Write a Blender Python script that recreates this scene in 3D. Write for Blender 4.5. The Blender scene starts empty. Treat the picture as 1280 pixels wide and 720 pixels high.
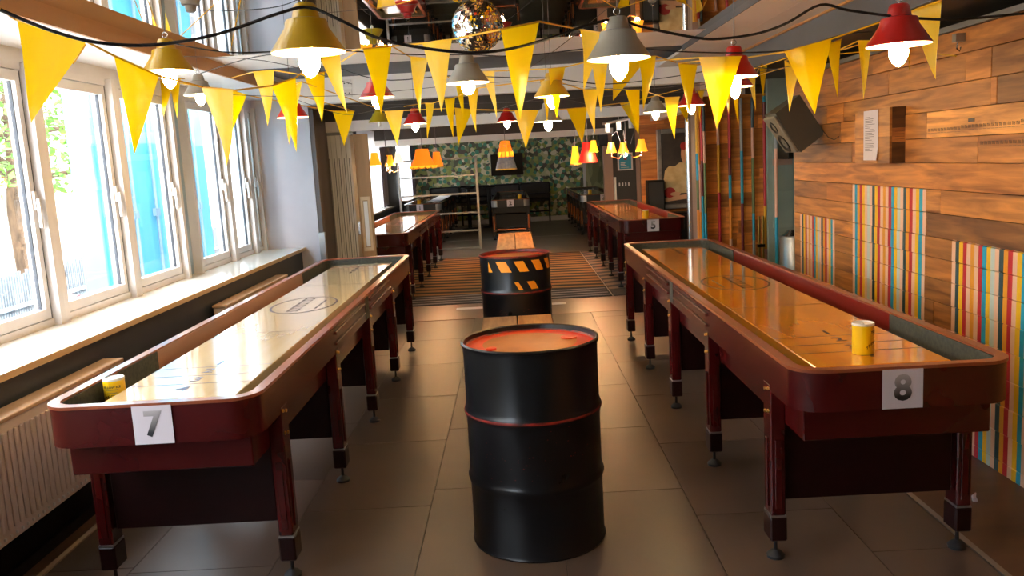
import bpy, bmesh, math, random
from mathutils import Vector, Matrix
random.seed(7)
SC = bpy.context.scene
COL = SC.collection
PI = math.pi
# ------------------------------------------------------------------ camera, world, sun, exposure
cd = bpy.data.cameras.new('camera'); cam = bpy.data.objects.new('camera', cd); COL.objects.link(cam)
cd.sensor_width = 36.0; cd.lens = 1062.71 * 36.0 / 1280.0; cd.clip_start = 0.05; cd.clip_end = 200
Rv = Vector((0.99847, 0.00001, -0.05536)); Uv = Vector((0.05474, 0.14808, 0.98746)); Fv = Vector((-0.00821, 0.98897, -0.14786))
cam.matrix_world = Matrix(((Rv.x, Uv.x, -Fv.x, 0), (Rv.y, Uv.y, -Fv.y, 0), (Rv.z, Uv.z, -Fv.z, 1.6209), (0, 0, 0, 1)))
SC.camera = cam
w = bpy.data.worlds.new('world'); SC.world = w; w.use_nodes = True
bg = w.node_tree.nodes['Background']; bg.inputs[0].default_value = (0.82, 0.90, 1.0, 1); bg.inputs[1].default_value = 10.0
sd = bpy.data.lights.new('sun', 'SUN'); sd.energy = 14; sd.angle = 0.01; sd.color = (1, .95, .85)
sun = bpy.data.objects.new('sun', sd); COL.objects.link(sun); sun.rotation_euler = (math.radians(12), math.radians(40), 0)
SC.view_settings.view_transform = 'Standard'; SC.view_settings.look = 'None'; SC.view_settings.gamma = 1
SC.view_settings.use_curve_mapping = False; SC.view_settings.exposure = 0.8

# ------------------------------------------------------------------ helpers
def srgb(h):
    if isinstance(h, (tuple, list)): return tuple(h[:3]) + (1,)
    h = h.lstrip('#'); o = []
    for i in (0, 2, 4):
        c = int(h[i:i + 2], 16) / 255; o.append(c / 12.92 if c <= .04045 else ((c + .055) / 1.055) ** 2.4)
    return tuple(o) + (1,)
MATS = {}
def mat(name, c1, c2=None, scale=(5, 5, 5), rough=.5, metal=0, detail=4, bump=0, lo=.35, hi=.65, emit=0, coat=0, objcol=False, rvar=0, spec=.5, rand=True, dist=0):
    if name in MATS: return MATS[name]
    m = bpy.data.materials.new(name); m.use_nodes = True; MATS[name] = m
    nt = m.node_tree; N = nt.nodes; Lk = nt.links; p = N['Principled BSDF']
    c1 = srgb(c1); c2 = srgb(c2) if c2 else None
    p.inputs['Base Color'].default_value = c1; p.inputs['Roughness'].default_value = rough; p.inputs['Metallic'].default_value = metal
    p.inputs['Coat Weight'].default_value = coat; p.inputs['Coat Roughness'].default_value = .08
    p.inputs['Specular IOR Level'].default_value = spec
    col = None
    if c2:
        tc = N.new('ShaderNodeTexCoord'); mp = N.new('ShaderNodeMapping'); mp.inputs['Scale'].default_value = scale
        Lk.new(tc.outputs['Object'], mp.inputs['Vector'])
        if rand:
            oi = N.new('ShaderNodeObjectInfo'); ml = N.new('ShaderNodeMath'); ml.operation = 'MULTIPLY'; ml.inputs[1].default_value = 37
            Lk.new(oi.outputs['Random'], ml.inputs[0]); cb = N.new('ShaderNodeCombineXYZ')
            for i in range(3): Lk.new(ml.outputs[0], cb.inputs[i])
            Lk.new(cb.outputs[0], mp.inputs['Location'])
        nz = N.new('ShaderNodeTexNoise'); nz.inputs['Scale'].default_value = 1; nz.inputs['Detail'].default_value = detail; nz.inputs['Distortion'].default_value = dist
        Lk.new(mp.outputs[0], nz.inputs['Vector'])
        rp = N.new('ShaderNodeValToRGB'); rp.color_ramp.elements[0].position = lo; rp.color_ramp.elements[1].position = hi
        rp.color_ramp.elements[0].color = c1; rp.color_ramp.elements[1].color = c2
        Lk.new(nz.outputs['Fac'], rp.inputs[0]); col = rp.outputs[0]
        if bump:
            b = N.new('ShaderNodeBump'); b.inputs['Strength'].default_value = bump; b.inputs['Distance'].default_value = .01
            Lk.new(nz.outputs['Fac'], b.inputs['Height']); Lk.new(b.outputs[0], p.inputs['Normal'])
        if rvar:
            mr = N.new('ShaderNodeMapRange'); mr.inputs[3].default_value = rough - rvar; mr.inputs[4].default_value = rough + rvar
            Lk.new(nz.outputs['Fac'], mr.inputs[0]); Lk.new(mr.outputs[0], p.inputs['Roughness'])
    if objcol:
        oi2 = N.new('ShaderNodeObjectInfo'); mx = N.new('ShaderNodeMix'); mx.data_type = 'RGBA'; mx.blend_type = 'MULTIPLY'; mx.inputs[0].default_value = 1
        if col is None: mx.inputs[6].default_value = c1
        else: Lk.new(col, mx.inputs[6])
        Lk.new(oi2.outputs['Color'], mx.inputs[7]); col = mx.outputs[2]
    if col is not None: Lk.new(col, p.inputs['Base Color'])
    if emit:
        p.inputs['Emission Strength'].default_value = emit
        if col is not None: Lk.new(col, p.inputs['Emission Color'])
        else: p.inputs['Emission Color'].default_value = c1
    return m

class MB:
    def __init__(s): s.v = []; s.f = []
    def add(s, vs, fs):
        o = len(s.v); s.v += [tuple(v) for v in vs]; s.f += [tuple(i + o for i in f) for f in fs]; return s
    def box(s, x0, x1, y0, y1, z0, z1):
        return s.add([(x, y, z) for z in (z0, z1) for y in (y0, y1) for x in (x0, x1)],
                     [(0, 2, 3, 1), (4, 5, 7, 6), (0, 1, 5, 4), (2, 6, 7, 3), (0, 4, 6, 2), (1, 3, 7, 5)])
    def bbox(s, x0, x1, y0, y1, z0, z1, b=.004):      # box with chamfered vertical + horizontal edges
        X = (x0, x1); Yy = (y0, y1); Z = (z0, z1); cs = []
        for iz in (0, 1):
            for iy in (0, 1):
                for ix in (0, 1):
                    sx = b * (1 - 2 * ix); sy = b * (1 - 2 * iy); sz = b * (1 - 2 * iz)
                    cs.append(((X[ix], Yy[iy] + sy, Z[iz] + sz), (X[ix] + sx, Yy[iy], Z[iz] + sz), (X[ix] + sx, Yy[iy] + sy, Z[iz])))
        vs = [v for c in cs for v in c]; I = lambda c, a: c * 3 + a
        fs = [(I(0, 0), I(4, 0), I(6, 0), I(2, 0)), (I(1, 0), I(3, 0), I(7, 0), I(5, 0)), (I(0, 1), I(1, 1), I(5, 1), I(4, 1)), (I(2, 1), I(6, 1), I(7, 1), I(3, 1)),
              (I(0, 2), I(2, 2), I(3, 2), I(1, 2)), (I(4, 2), I(5, 2), I(7, 2), I(6, 2))]
        for c in range(8): fs.append((I(c, 0), I(c, 1), I(c, 2)))
        for a, b_ in ((0, 4), (1, 5), (2, 6), (3, 7)): fs.append((I(a, 0), I(a, 1), I(b_, 1), I(b_, 0)))
        for a, b_ in ((0, 1), (2, 3), (4, 5), (6, 7)): fs.append((I(a, 1), I(a, 2), I(b_, 2), I(b_, 1)))
        for a, b_ in ((0, 2), (1, 3), (4, 6), (5, 7)): fs.append((I(a, 0), I(a, 2), I(b_, 2), I(b_, 0)))
        return s.add(vs, fs)
    def lathe(s, prof, n=24, c=(0, 0, 0), a0=0, a1=2 * PI):
        full = abs(a1 - a0 - 2 * PI) < 1e-6; m = n if full else n + 1; vs = []
        for r, z in prof:
            for i in range(m):
                a = a0 + (a1 - a0) * i / n; vs.append((c[0] + r * math.cos(a), c[1] + r * math.sin(a), c[2] + z))
        fs = []
        for k in range(len(prof) - 1):
            for i in range(n):
                j = (i + 1) % m; fs.append((k * m + i, k * m + j, (k + 1) * m + j, (k + 1) * m + i))
        return s.add(vs, fs)
    def cyl(s, c, r, z0, z1, n=16, r2=None):
        r2 = r if r2 is None else r2
        return s.lathe([(0, z0), (r, z0), (r2, z1), (0, z1)], n, (c[0], c[1], 0))
    def tube(s, pts, r, n=6, cap=True):
        pts = [Vector(p) for p in pts]; vs = []; rs = r if isinstance(r, (list, tuple)) else [r] * len(pts)
        for i, p in enumerate(pts):
            d = (pts[min(i + 1, len(pts) - 1)] - pts[max(i - 1, 0)]).normalized()
            a = Vector((0, 0, 1)) if abs(d.z) < .9 else Vector((1, 0, 0)); u = d.cross(a).normalized(); q = d.cross(u)
            for k in range(n):
                t = 2 * PI * k / n; vs.append(p + (u * math.cos(t) + q * math.sin(t)) * rs[i])
        fs = [(i * n + k, i * n + (k + 1) % n, (i + 1) * n + (k + 1) % n, (i + 1) * n + k) for i in range(len(pts) - 1) for k in range(n)]
        if cap: fs += [tuple(range(n))[::-1], tuple((len(pts) - 1) * n + k for k in range(n))]
        return s.add(vs, fs)
    def prism(s, poly, z0, z1):
        n = len(poly)
        return s.add([(x, y, z0) for x, y in poly] + [(x, y, z1) for x, y in poly],
                     [tuple(range(n))[::-1], tuple(range(n, 2 * n))] + [(i, (i + 1) % n, n + (i + 1) % n, n + i) for i in range(n)])
    def ring(s, out, inn, z0, z1):
        n = len(out); vs = [(x, y, z) for z in (z0, z1) for l in (out, inn) for x, y in l]; fs = []
        for i in range(n):
            j = (i + 1) % n
            fs += [(i, j, 2 * n + j, 2 * n + i), (n + j, n + i, 3 * n + i, 3 * n + j), (2 * n + i, 2 * n + j, 3 * n + j, 3 * n + i), (j, i, n + i, n + j)]
        return s.add(vs, fs)
    def mesh(s, name):
        me = bpy.data.meshes.new(name); me.from_pydata(s.v, [], s.f)
        bm = bmesh.new(); bm.from_mesh(me); bmesh.ops.remove_doubles(bm, verts=bm.verts, dist=1e-6); bmesh.ops.recalc_face_normals(bm, faces=bm.faces); bm.to_mesh(me); bm.free()
        return me
    def build(s, name, m, parent=None, smooth=False, ang=40):
        me = s.mesh(name)
        return link(name, me, m, parent, smooth, ang)
def link(name, me, m, parent=None, smooth=False, ang=40):
    if m is not None and not me.materials: me.materials.append(MATS[m] if isinstance(m, str) else m)
    if smooth:
        me.polygons.foreach_set('use_smooth', [True] * len(me.polygons)); me.set_sharp_from_angle(angle=math.radians(ang))
    o = bpy.data.objects.new(name, me); COL.objects.link(o)
    if parent: o.parent = parent
    return o
def tag(o, label=None, cat=None, group=None, kind=None):
    if label: o['label'] = label
    if cat: o['category'] = cat
    if group: o['group'] = group
    if kind: o['kind'] = kind
    return o
def thing(name, label, cat, loc=(0, 0, 0), rz=0, group=None):
    o = bpy.data.objects.new(name, None); COL.objects.link(o); o.empty_display_size = .05
    o.location = loc; o.rotation_euler = (0, 0, rz); return tag(o, label, cat, group)
def struct(name, mb, m, parent=None, smooth=False):
    o = mb.build(name, m, parent, smooth)
    if not parent: o['kind'] = 'structure'
    return o
def B(*a): return MB().box(*a)
def rrect(hx, y0, y1, r, n=8):
    pts = []
    for cx, cy, a in ((hx - r, y0 + r, -PI / 2), (hx - r, y1 - r, 0), (-hx + r, y1 - r, PI / 2), (-hx + r, y0 + r, PI)):
        for i in range(n + 1): t = a + PI / 2 * i / n; pts.append((cx + r * math.cos(t), cy + r * math.sin(t)))
    return pts
def text_mb(s, size, ext=.0008, bold=.0, align='CENTER'):
    cu = bpy.data.curves.new('t', 'FONT'); cu.body = s; cu.size = size; cu.extrude = ext; cu.offset = bold; cu.align_x = align; cu.align_y = 'CENTER'; cu.resolution_u = 3
    o = bpy.data.objects.new('t', cu); COL.objects.link(o); dg = bpy.context.evaluated_depsgraph_get(); dg.update()
    me = bpy.data.meshes.new_from_object(o.evaluated_get(dg)); r = MB()
    r.v = [tuple(v.co) for v in me.vertices]; r.f = [tuple(p.vertices) for p in me.polygons]
    bpy.data.objects.remove(o); bpy.data.curves.remove(cu); bpy.data.meshes.remove(me); return r
def xf(mb, fn): mb.v = [tuple(fn(*v)) for v in mb.v]; return mb

# ------------------------------------------------------------------ materials
mat('white_paint', '#e6e2de', '#efebe8', (2, 2, 2), .55)
mat('frame_white', '#d8d2cd', '#e4dfdb', (3, 3, 3), .35)
mat('frame_tan', '#b98c63', rough=.5)
mat('gasket', '#30343c', rough=.5)
mat('dark_wall', '#30343d', '#3a3f48', (2, 2, 2), .5)
mat('charcoal', '#2c2a28', '#38352f', (1.5, 1.5, 1.5), .6)
mat('ceil_grey', '#5a5b60', '#66676b', (1.5, 1.5, 1.5), .6)
mat('ceil_dark', '#3a322d', '#463d37', (1.5, 1.5, 1.5), .6)
mat('beam_tan', '#b07a3d', '#bc8749', (.8, .8, 3), .5)
mat('sill_wood', '#d9b98a', '#e2c79c', (3, 1, 3), .4)
mat('sill_top', '#d8d0c4', '#e3dccf', (2, 1, 2), .16, coat=.3)
mat('mirror', (.80, .80, .80), rough=.015, metal=1)
mat('mahogany', '#3c0607', '#420808', (6, 1, 6), .27, coat=.2, detail=2)
mat('mahogany_dark', '#180303', '#1d0404', (14, 1.2, 14), .4, detail=3, spec=.3)
mat('rim_wood', '#7a3a20', '#8f4a2a', (16, 1.5, 16), .3, coat=.3)
mat('rail_wood', '#8a5a42', '#96644a', (16, 1.2, 16), .35)
mat('rail_red', '#6b1712', '#7d1f16', (16, 1.2, 16), .32, coat=.3)
mat('maple', '#d98212', '#e89a26', (11, .7, 11), .13, coat=.8, detail=7, lo=.3, hi=.7)
mat('maple_pale', '#c9aa7a', '#d8bd8e', (11, .7, 11), .13, coat=.8, detail=7, lo=.3, hi=.7)
mat('walnut', '#7b4a2c', '#8d5836', (11, .7, 11), .15, coat=.6)
mat('gutter', '#33342f', '#45463c', (60, 60, 60), .95)
mat('black_paint', '#0b0c0e', '#121316', (6, 6, 6), .35, spec=.3)
mat('black_satin', '#0b0b0b', rough=.45, spec=.25)
mat('black_leather', '#141720', '#1b1f28', (8, 8, 8), .45, spec=.3)
mat('copper', '#b0683a', rough=.3, metal=.8)
mat('chrome', '#c9c9c9', rough=.22, metal=1)
mat('steel', '#8f9090', '#a2a3a3', (3, 3, 1), .35, metal=.8)
mat('brass', '#b8924a', rough=.3, metal=1)
mat('rubber', '#16181b', rough=.6)
mat('paper', '#c2b8bc', '#cbc1c5', (3, 3, 3), .7)
mat('print_black', '#15151a', rough=.6)
mat('print_grey', '#6f6a6a', rough=.6)
mat('print_ink', '#3a3148', rough=.4)
mat('print_brown', '#3b2413', rough=.4)
mat('rope_yellow', '#e0a800', rough=.5)
mat('cable_black', '#1c1a1a', rough=.5)
mat('wire_grey', '#6a6260', rough=.4, metal=.5)
mat('lamp_yellow', '#b98f0e', '#c79b14', (5, 5, 5), .28, coat=.4)
mat('lamp_olive', '#a8931a', rough=.35)
mat('lamp_red', '#a81410', '#b51b14', (5, 5, 5), .28, coat=.4)
mat('lamp_grey', '#8a8377', '#938c80', (5, 5, 5), .35, coat=.2)
mat('lamp_liner', '#f4efe4', rough=.5)
mat('bulb', (1.0, .70, .34), emit=75, rough=.3)
mat('bulb_off', '#d8d4cc', rough=.15)
mat('radiator', '#e0cdbf', '#e8d8cc', (2, 2, 2), .4)
mat('radiator_edge', '#caa27a', '#d3ad87', (2, 2, 2), .4)
mat('drum_black', '#07080a', '#0e0f12', (5, 5, 3), .3, coat=.08, rvar=.08, spec=.4, detail=8)
mat('drum_wear', '#3a1a14', '#8a1f10', (20, 20, 60), .4, detail=8)
mat('drum_lid', '#b8420f', '#d42c08', (4, 4, 4), .42, detail=8, lo=.35, hi=.62, rvar=.1, spec=.3)
mat('drum_lid_centre', '#b5661c', '#96500f', (5, 5, 5), .4, detail=8, spec=.35)
mat('hazard', '#f0951a', rough=.4)
mat('bench_wood', '#9a6f48', '#c59a6a', (20, 2, 20), .5, detail=8, objcol=True)
mat('floor_edge', '#4a3020', '#5a3b26', (3, 12, 3), .35)
mat('floor_trim', '#9a8468', rough=.4)
mat('floor_far', '#75685c', '#85766a', (1.2, 1.2, 1.2), .3)
mat('tile_joint', '#3a332d', rough=.6)
mat('can_yellow', '#e8b800', rough=.35)
mat('can_white', '#ece8e2', rough=.4)
mat('can_lid', '#d9d4cc', rough=.4)
mat('grey_panel', '#7f8d85', '#8d9a92', (2, 2, 4), .5)
mat('blue_grey', '#8fa5b5', '#9db2c0', (2, 2, 2), .5)
mat('cyan_box', '#4fb4d6', '#62c0de', (1, 1, 1), .45)
mat('outer_wall', '#b9b6ac', '#8f9088', (1.4, .3, .9), .9, detail=8)
mat('pavement', '#c9c4bb', '#b9b4aa', (2, 2, 2), .9)
mat('bark', '#3a2a1c', '#54402c', (12, 12, 3), .9, bump=.5)
mat('leaf', '#2f5f10', '#5c8f1e', (30, 30, 30), .55)
mat('fence_slat', '#4c5258', '#666c70', (20, 20, 2), .8)
mat('skin', '#c98f6f', rough=.5)
mat('red_cloth', '#a8202a', rough=.8)
mat('dark_cloth', '#2a2f3a', rough=.8)
mat('speaker_grey', '#4a463c', rough=.55)
mat('speaker_grille', '#6b655a', rough=.6)
mat('curtain', '#77727f', '#8a8592', (30, 30, 1), .8)
def sheer_mat():
    m = bpy.data.materials.new('sheer'); MATS['sheer'] = m; m.use_nodes = True; nt = m.node_tree; N = nt.nodes; Lk = nt.links; p = N['Principled BSDF']
    p.inputs['Base Color'].default_value = (.8, .8, .82, 1); p.inputs['Roughness'].default_value = .8
    tr = N.new('ShaderNodeBsdfTranslucent'); tr.inputs[0].default_value = (.9, .9, .92, 1); tp = N.new('ShaderNodeBsdfTransparent')
    a = N.new('ShaderNodeMixShader'); a.inputs[0].default_value = .55; b = N.new('ShaderNodeMixShader'); b.inputs[0].default_value = .2
    Lk.new(p.outputs[0], a.inputs[1]); Lk.new(tr.outputs[0], a.inputs[2]); Lk.new(a.outputs[0], b.inputs[1]); Lk.new(tp.outputs[0], b.inputs[2]); Lk.new(b.outputs[0], N['Material Output'].inputs[0])
sheer_mat()
mat('jamb_pink', '#a58474', rough=.6)
mat('jamb_dark', '#5a4f4c', rough=.5)
mat('door_white', '#efece6', '#f6f3ee', (10, 10, 2), .5)
mat('door_wood', '#a8804f', '#b98f5c', (12, 12, 2), .5)
mat('screen', '#0c0606', rough=.4, spec=.2)
mat('poster_blue', '#2f97b5', rough=.5)
mat('gilt', '#8a8784', '#a39f99', (4, 4, 12), .3, metal=.7)
mat('canvas_dark', '#2a221d', '#3d332a', (5, 5, 5), .6)
mat('canvas_cream', '#cdb888', '#b79e6c', (7, 7, 7), .6)
mat('canvas_red', '#a8231a', rough=.6)
mat('canvas_skin', '#c99a72', rough=.6)
mat('pole_blue', '#1f92b4', rough=.4); mat('pole_red', '#b81f2c', rough=.4); mat('pole_yellow', '#e8a80e', rough=.4); mat('pole_pink', '#d9a58d', rough=.4)
mat('pole_teal', '#30444c', rough=.4); mat('pole_olive', '#5a6a3c', rough=.4); mat('pole_maroon', '#6a1620', rough=.4); mat('pole_orange', '#e0871a', rough=.4); mat('pole_grey', '#8a9298', rough=.4)
mat('shade_amber', (1.0, .36, .015), emit=.75, rough=.6)
mat('shade_orange', (1.0, .19, .008), emit=.65, rough=.6)
mat('shade_red', (.85, .015, .008), emit=.6, rough=.6)
mat('shade_yellow', (1.0, .52, .02), emit=.8, rough=.6)
mat('shade_cream', (1.0, .8, .45), emit=1.0, rough=.6)
mat('bead_blue', '#6d7890', '#8a90a0', (30, 30, 30), .3)
mat('bead_gold', '#c99a20', '#e0b83a', (30, 30, 30), .3)
mat('fringe', '#a58a3a', rough=.8)
mat('disco', (.9, .9, .9), rough=.04, metal=1)
mat('tape', '#e8e3de', rough=.5)
mat('rug_dark', '#2c3036', '#363a40', (30, 30, 30), .95)
mat('rug_line', '#8f8f95', rough=.95)
def wood_plank(name, stripes=False):
    m = mat(name, '#6e3f1a', '#c98a44', (3, 2.2, 24), .5, detail=10, lo=.28, hi=.70, objcol=True, bump=.12, dist=.6)
    nt = m.node_tree; N = nt.nodes; Lk = nt.links; p = N['Principled BSDF']
    if not stripes: return m
    base = p.inputs['Base Color'].links[0].from_socket
    g = N.new('ShaderNodeNewGeometry'); sp = N.new('ShaderNodeSeparateXYZ'); Lk.new(g.outputs['Position'], sp.inputs[0])
    K = {'P': '#e3b497', 'D': '#2f4a52', 'Y': '#e8b414', 'R': '#b8222c', 'O': '#dd9420', 'B': '#1d94b8', 'W': '#b9c4c0'}
    tail = 'PDYRPOPRBYWPDORPYBP'
    for y1, n, top, seq in ((6.79, .0385, 1.076, tail), (5.733, .0393, 1.342, 'PBORYPW' + tail), (4.417, .0362, 1.088, tail)):
        nn = len(seq); y0 = y1 - n * nn
        def mth(op, a, b):
            q = N.new('ShaderNodeMath'); q.operation = op
            for i, v in ((0, a), (1, b)):
                if isinstance(v, (int, float)): q.inputs[i].default_value = v
                else: Lk.new(v, q.inputs[i])
            return q.outputs[0]
        t = mth('DIVIDE', mth('SUBTRACT', y1, sp.outputs['Y']), n * nn)
        rp = N.new('ShaderNodeValToRGB'); cr = rp.color_ramp; cr.interpolation = 'CONSTANT'
        while len(cr.elements) > 1: cr.elements.remove(cr.elements[-1])
        cr.elements[0].position = 0; cr.elements[0].color = srgb(K[seq[0]])
        for i in range(1, nn): e = cr.elements.new(i / nn); e.color = srgb(K[seq[i]])
        Lk.new(t, rp.inputs[0])
        mask = mth('MULTIPLY', mth('MULTIPLY', mth('GREATER_THAN', t, 0), mth('LESS_THAN', t, 1)), mth('LESS_THAN', sp.outputs['Z'], top))
        mx = N.new('ShaderNodeMix'); mx.data_type = 'RGBA'; Lk.new(mask, mx.inputs[0]); Lk.new(base, mx.inputs[6]); Lk.new(rp.outputs[0], mx.inputs[7]); base = mx.outputs[2]
    Lk.new(base, p.inputs['Base Color']); return m
wood_plank('plank_wood'); wood_plank('plank_painted', True)
def tile_mat():
    m = mat('floor_tile', '#3a302a', '#5c4a3e', (1.6, 1.3, 1.6), .36, detail=7, objcol=True, rvar=.05, lo=.25, hi=.75, dist=.2, spec=.4)
tile_mat()
def flag_mat():
    m = bpy.data.materials.new('pennant_plastic'); MATS['pennant'] = m; m.use_nodes = True; nt = m.node_tree; N = nt.nodes; Lk = nt.links; p = N['Principled BSDF']
    p.inputs['Base Color'].default_value = srgb('#f2c600'); p.inputs['Roughness'].default_value = .28
    nz = N.new('ShaderNodeTexNoise'); nz.inputs['Scale'].default_value = 9; tc = N.new('ShaderNodeTexCoord'); Lk.new(tc.outputs['Object'], nz.inputs[0])
    b = N.new('ShaderNodeBump'); b.inputs['Strength'].default_value = .5; b.inputs['Distance'].default_value = .02; Lk.new(nz.outputs['Fac'], b.inputs['Height']); Lk.new(b.outputs[0], p.inputs['Normal'])
    tr = N.new('ShaderNodeBsdfTranslucent'); tr.inputs[0].default_value = srgb('#fbd000'); mx = N.new('ShaderNodeMixShader'); mx.inputs[0].default_value = .5
    Lk.new(p.outputs[0], mx.inputs[1]); Lk.new(tr.outputs[0], mx.inputs[2]); Lk.new(mx.outputs[0], N['Material Output'].inputs[0])
flag_mat()
def glass_mat(name='glass', tint=(1, 1, 1, 1)):
    m = bpy.data.materials.new(name); MATS[name] = m; m.use_nodes = True; nt = m.node_tree; N = nt.nodes; Lk = nt.links
    t = N.new('ShaderNodeBsdfTransparent'); t.inputs[0].default_value = tint; g = N.new('ShaderNodeBsdfGlossy'); g.inputs['Roughness'].default_value = .02
    lw = N.new('ShaderNodeLayerWeight'); lw.inputs[0].default_value = .5; pw_ = N.new('ShaderNodeMath'); pw_.operation = 'POWER'; pw_.inputs[1].default_value = 4; Lk.new(lw.outputs['Facing'], pw_.inputs[0])
    mr = N.new('ShaderNodeMapRange'); mr.inputs[3].default_value = .02; mr.inputs[4].default_value = .5; Lk.new(pw_.outputs[0], mr.inputs[0]); mx = N.new('ShaderNodeMixShader')
    Lk.new(mr.outputs[0], mx.inputs[0]); Lk.new(t.outputs[0], mx.inputs[1]); Lk.new(g.outputs[0], mx.inputs[2]); Lk.new(mx.outputs[0], N['Material Output'].inputs[0])
glass_mat()
def wallpaper(name, cols, scale, blob):
    m = bpy.data.materials.new(name); MATS[name] = m; m.use_nodes = True; nt = m.node_tree; N = nt.nodes; Lk = nt.links; p = N['Principled BSDF']; p.inputs['Roughness'].default_value = .7
    tc = N.new('ShaderNodeTexCoord'); mp = N.new('ShaderNodeMapping'); mp.inputs['Scale'].default_value = scale; Lk.new(tc.outputs['Object'], mp.inputs[0])
    nz = N.new('ShaderNodeTexNoise'); nz.inputs['Scale'].default_value = 2.2; nz.inputs['Detail'].default_value = 3; Lk.new(mp.outputs[0], nz.inputs[0])
    ad = N.new('ShaderNodeMix'); ad.data_type = 'RGBA'; ad.blend_type = 'ADD'; ad.inputs[0].default_value = .45; Lk.new(mp.outputs[0], ad.inputs[6]); Lk.new(nz.outputs['Color'], ad.inputs[7])
    v = N.new('ShaderNodeTexVoronoi'); v.inputs['Scale'].default_value = 1; Lk.new(ad.outputs[2], v.inputs[0])
    rp = N.new('ShaderNodeValToRGB'); cr = rp.color_ramp; cr.interpolation = 'CONSTANT'
    while len(cr.elements) > 1: cr.elements.remove(cr.elements[-1])
    cr.elements[0].color = srgb(cols[0])
    for i in range(1, len(cols)): cr.elements.new(i / len(cols)).color = srgb(cols[i])
    sp = N.new('ShaderNodeSeparateColor'); Lk.new(v.outputs['Color'], sp.inputs[0]); Lk.new(sp.outputs[0], rp.inputs[0])
    out = rp.outputs[0]
    v2 = N.new('ShaderNodeTexVoronoi'); v2.inputs['Scale'].default_value = .55; v2.inputs['Randomness'].default_value = .55; Lk.new(mp.outputs[0], v2.inputs[0])
    lt = N.new('ShaderNodeMath'); lt.operation = 'LESS_THAN'; lt.inputs[1].default_value = .30; Lk.new(v2.outputs['Distance'], lt.inputs[0])
    mx = N.new('ShaderNodeMix'); mx.data_type = 'RGBA'; Lk.new(lt.outputs[0], mx.inputs[0]); Lk.new(out, mx.inputs[6]); mx.inputs[7].default_value = srgb(blob)
    Lk.new(mx.outputs[2], p.inputs['Base Color'])
wallpaper('wallpaper_jungle', ['#5a6048', '#f0ead2', '#b4bd74', '#6a6e5c', '#8f9a6e', '#eae2c0', '#a8b262', '#6e655a', '#d8d4a4'], (10, 10, 10), '#5fa084')
wallpaper('wallpaper_fern', ['#8a8f68', '#b9b78a', '#9fa278', '#767c58'], (9, 9, 3), '#a8aa80')
def rug_mat(name, c1, c2, ang, period):
    m = bpy.data.materials.new(name); MATS[name] = m; m.use_nodes = True; nt = m.node_tree; N = nt.nodes; Lk = nt.links; p = N['Principled BSDF']; p.inputs['Roughness'].default_value = .95
    tc = N.new('ShaderNodeTexCoord'); mp = N.new('ShaderNodeMapping'); mp.inputs['Rotation'].default_value = (0, 0, ang); Lk.new(tc.outputs['Object'], mp.inputs[0])
    wv = N.new('ShaderNodeTexWave'); wv.bands_direction = 'Y'; wv.inputs['Scale'].default_value = .314 / period; wv.inputs['Distortion'].default_value = .3; Lk.new(mp.outputs[0], wv.inputs[0])
    rp = N.new('ShaderNodeValToRGB'); rp.color_ramp.elements[0].color = srgb(c1); rp.color_ramp.elements[1].color = srgb(c2); rp.color_ramp.elements[0].position = .4; rp.color_ramp.elements[1].position = .55
    Lk.new(wv.outputs['Fac'], rp.inputs[0]); Lk.new(rp.outputs[0], p.inputs['Base Color'])
rug_mat('rug_tan', '#1c1714', '#8a6a42', .12, .27); rug_mat('rug_blue', '#2f3540', '#7a6c5f', -.35, .3)
def grad_print(name, z0, z1):
    m = bpy.data.materials.new(name); MATS[name] = m; m.use_nodes = True; nt = m.node_tree; N = nt.nodes; Lk = nt.links; p = N['Principled BSDF']; p.inputs['Roughness'].default_value = .6
    tc = N.new('ShaderNodeTexCoord'); sp = N.new('ShaderNodeSeparateXYZ'); Lk.new(tc.outputs['Object'], sp.inputs[0]); mr = N.new('ShaderNodeMapRange'); mr.inputs[1].default_value = z0; mr.inputs[2].default_value = z1
    Lk.new(sp.outputs['Z'], mr.inputs[0]); rp = N.new('ShaderNodeValToRGB'); rp.color_ramp.elements[0].color = srgb('#0c0c0e'); rp.color_ramp.elements[1].color = srgb('#a79f9d')
    rp.color_ramp.elements[0].position = .25; Lk.new(mr.outputs[0], rp.inputs[0]); Lk.new(rp.outputs[0], p.inputs['Base Color'])
grad_print('number_print', -.055, .055)
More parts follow.
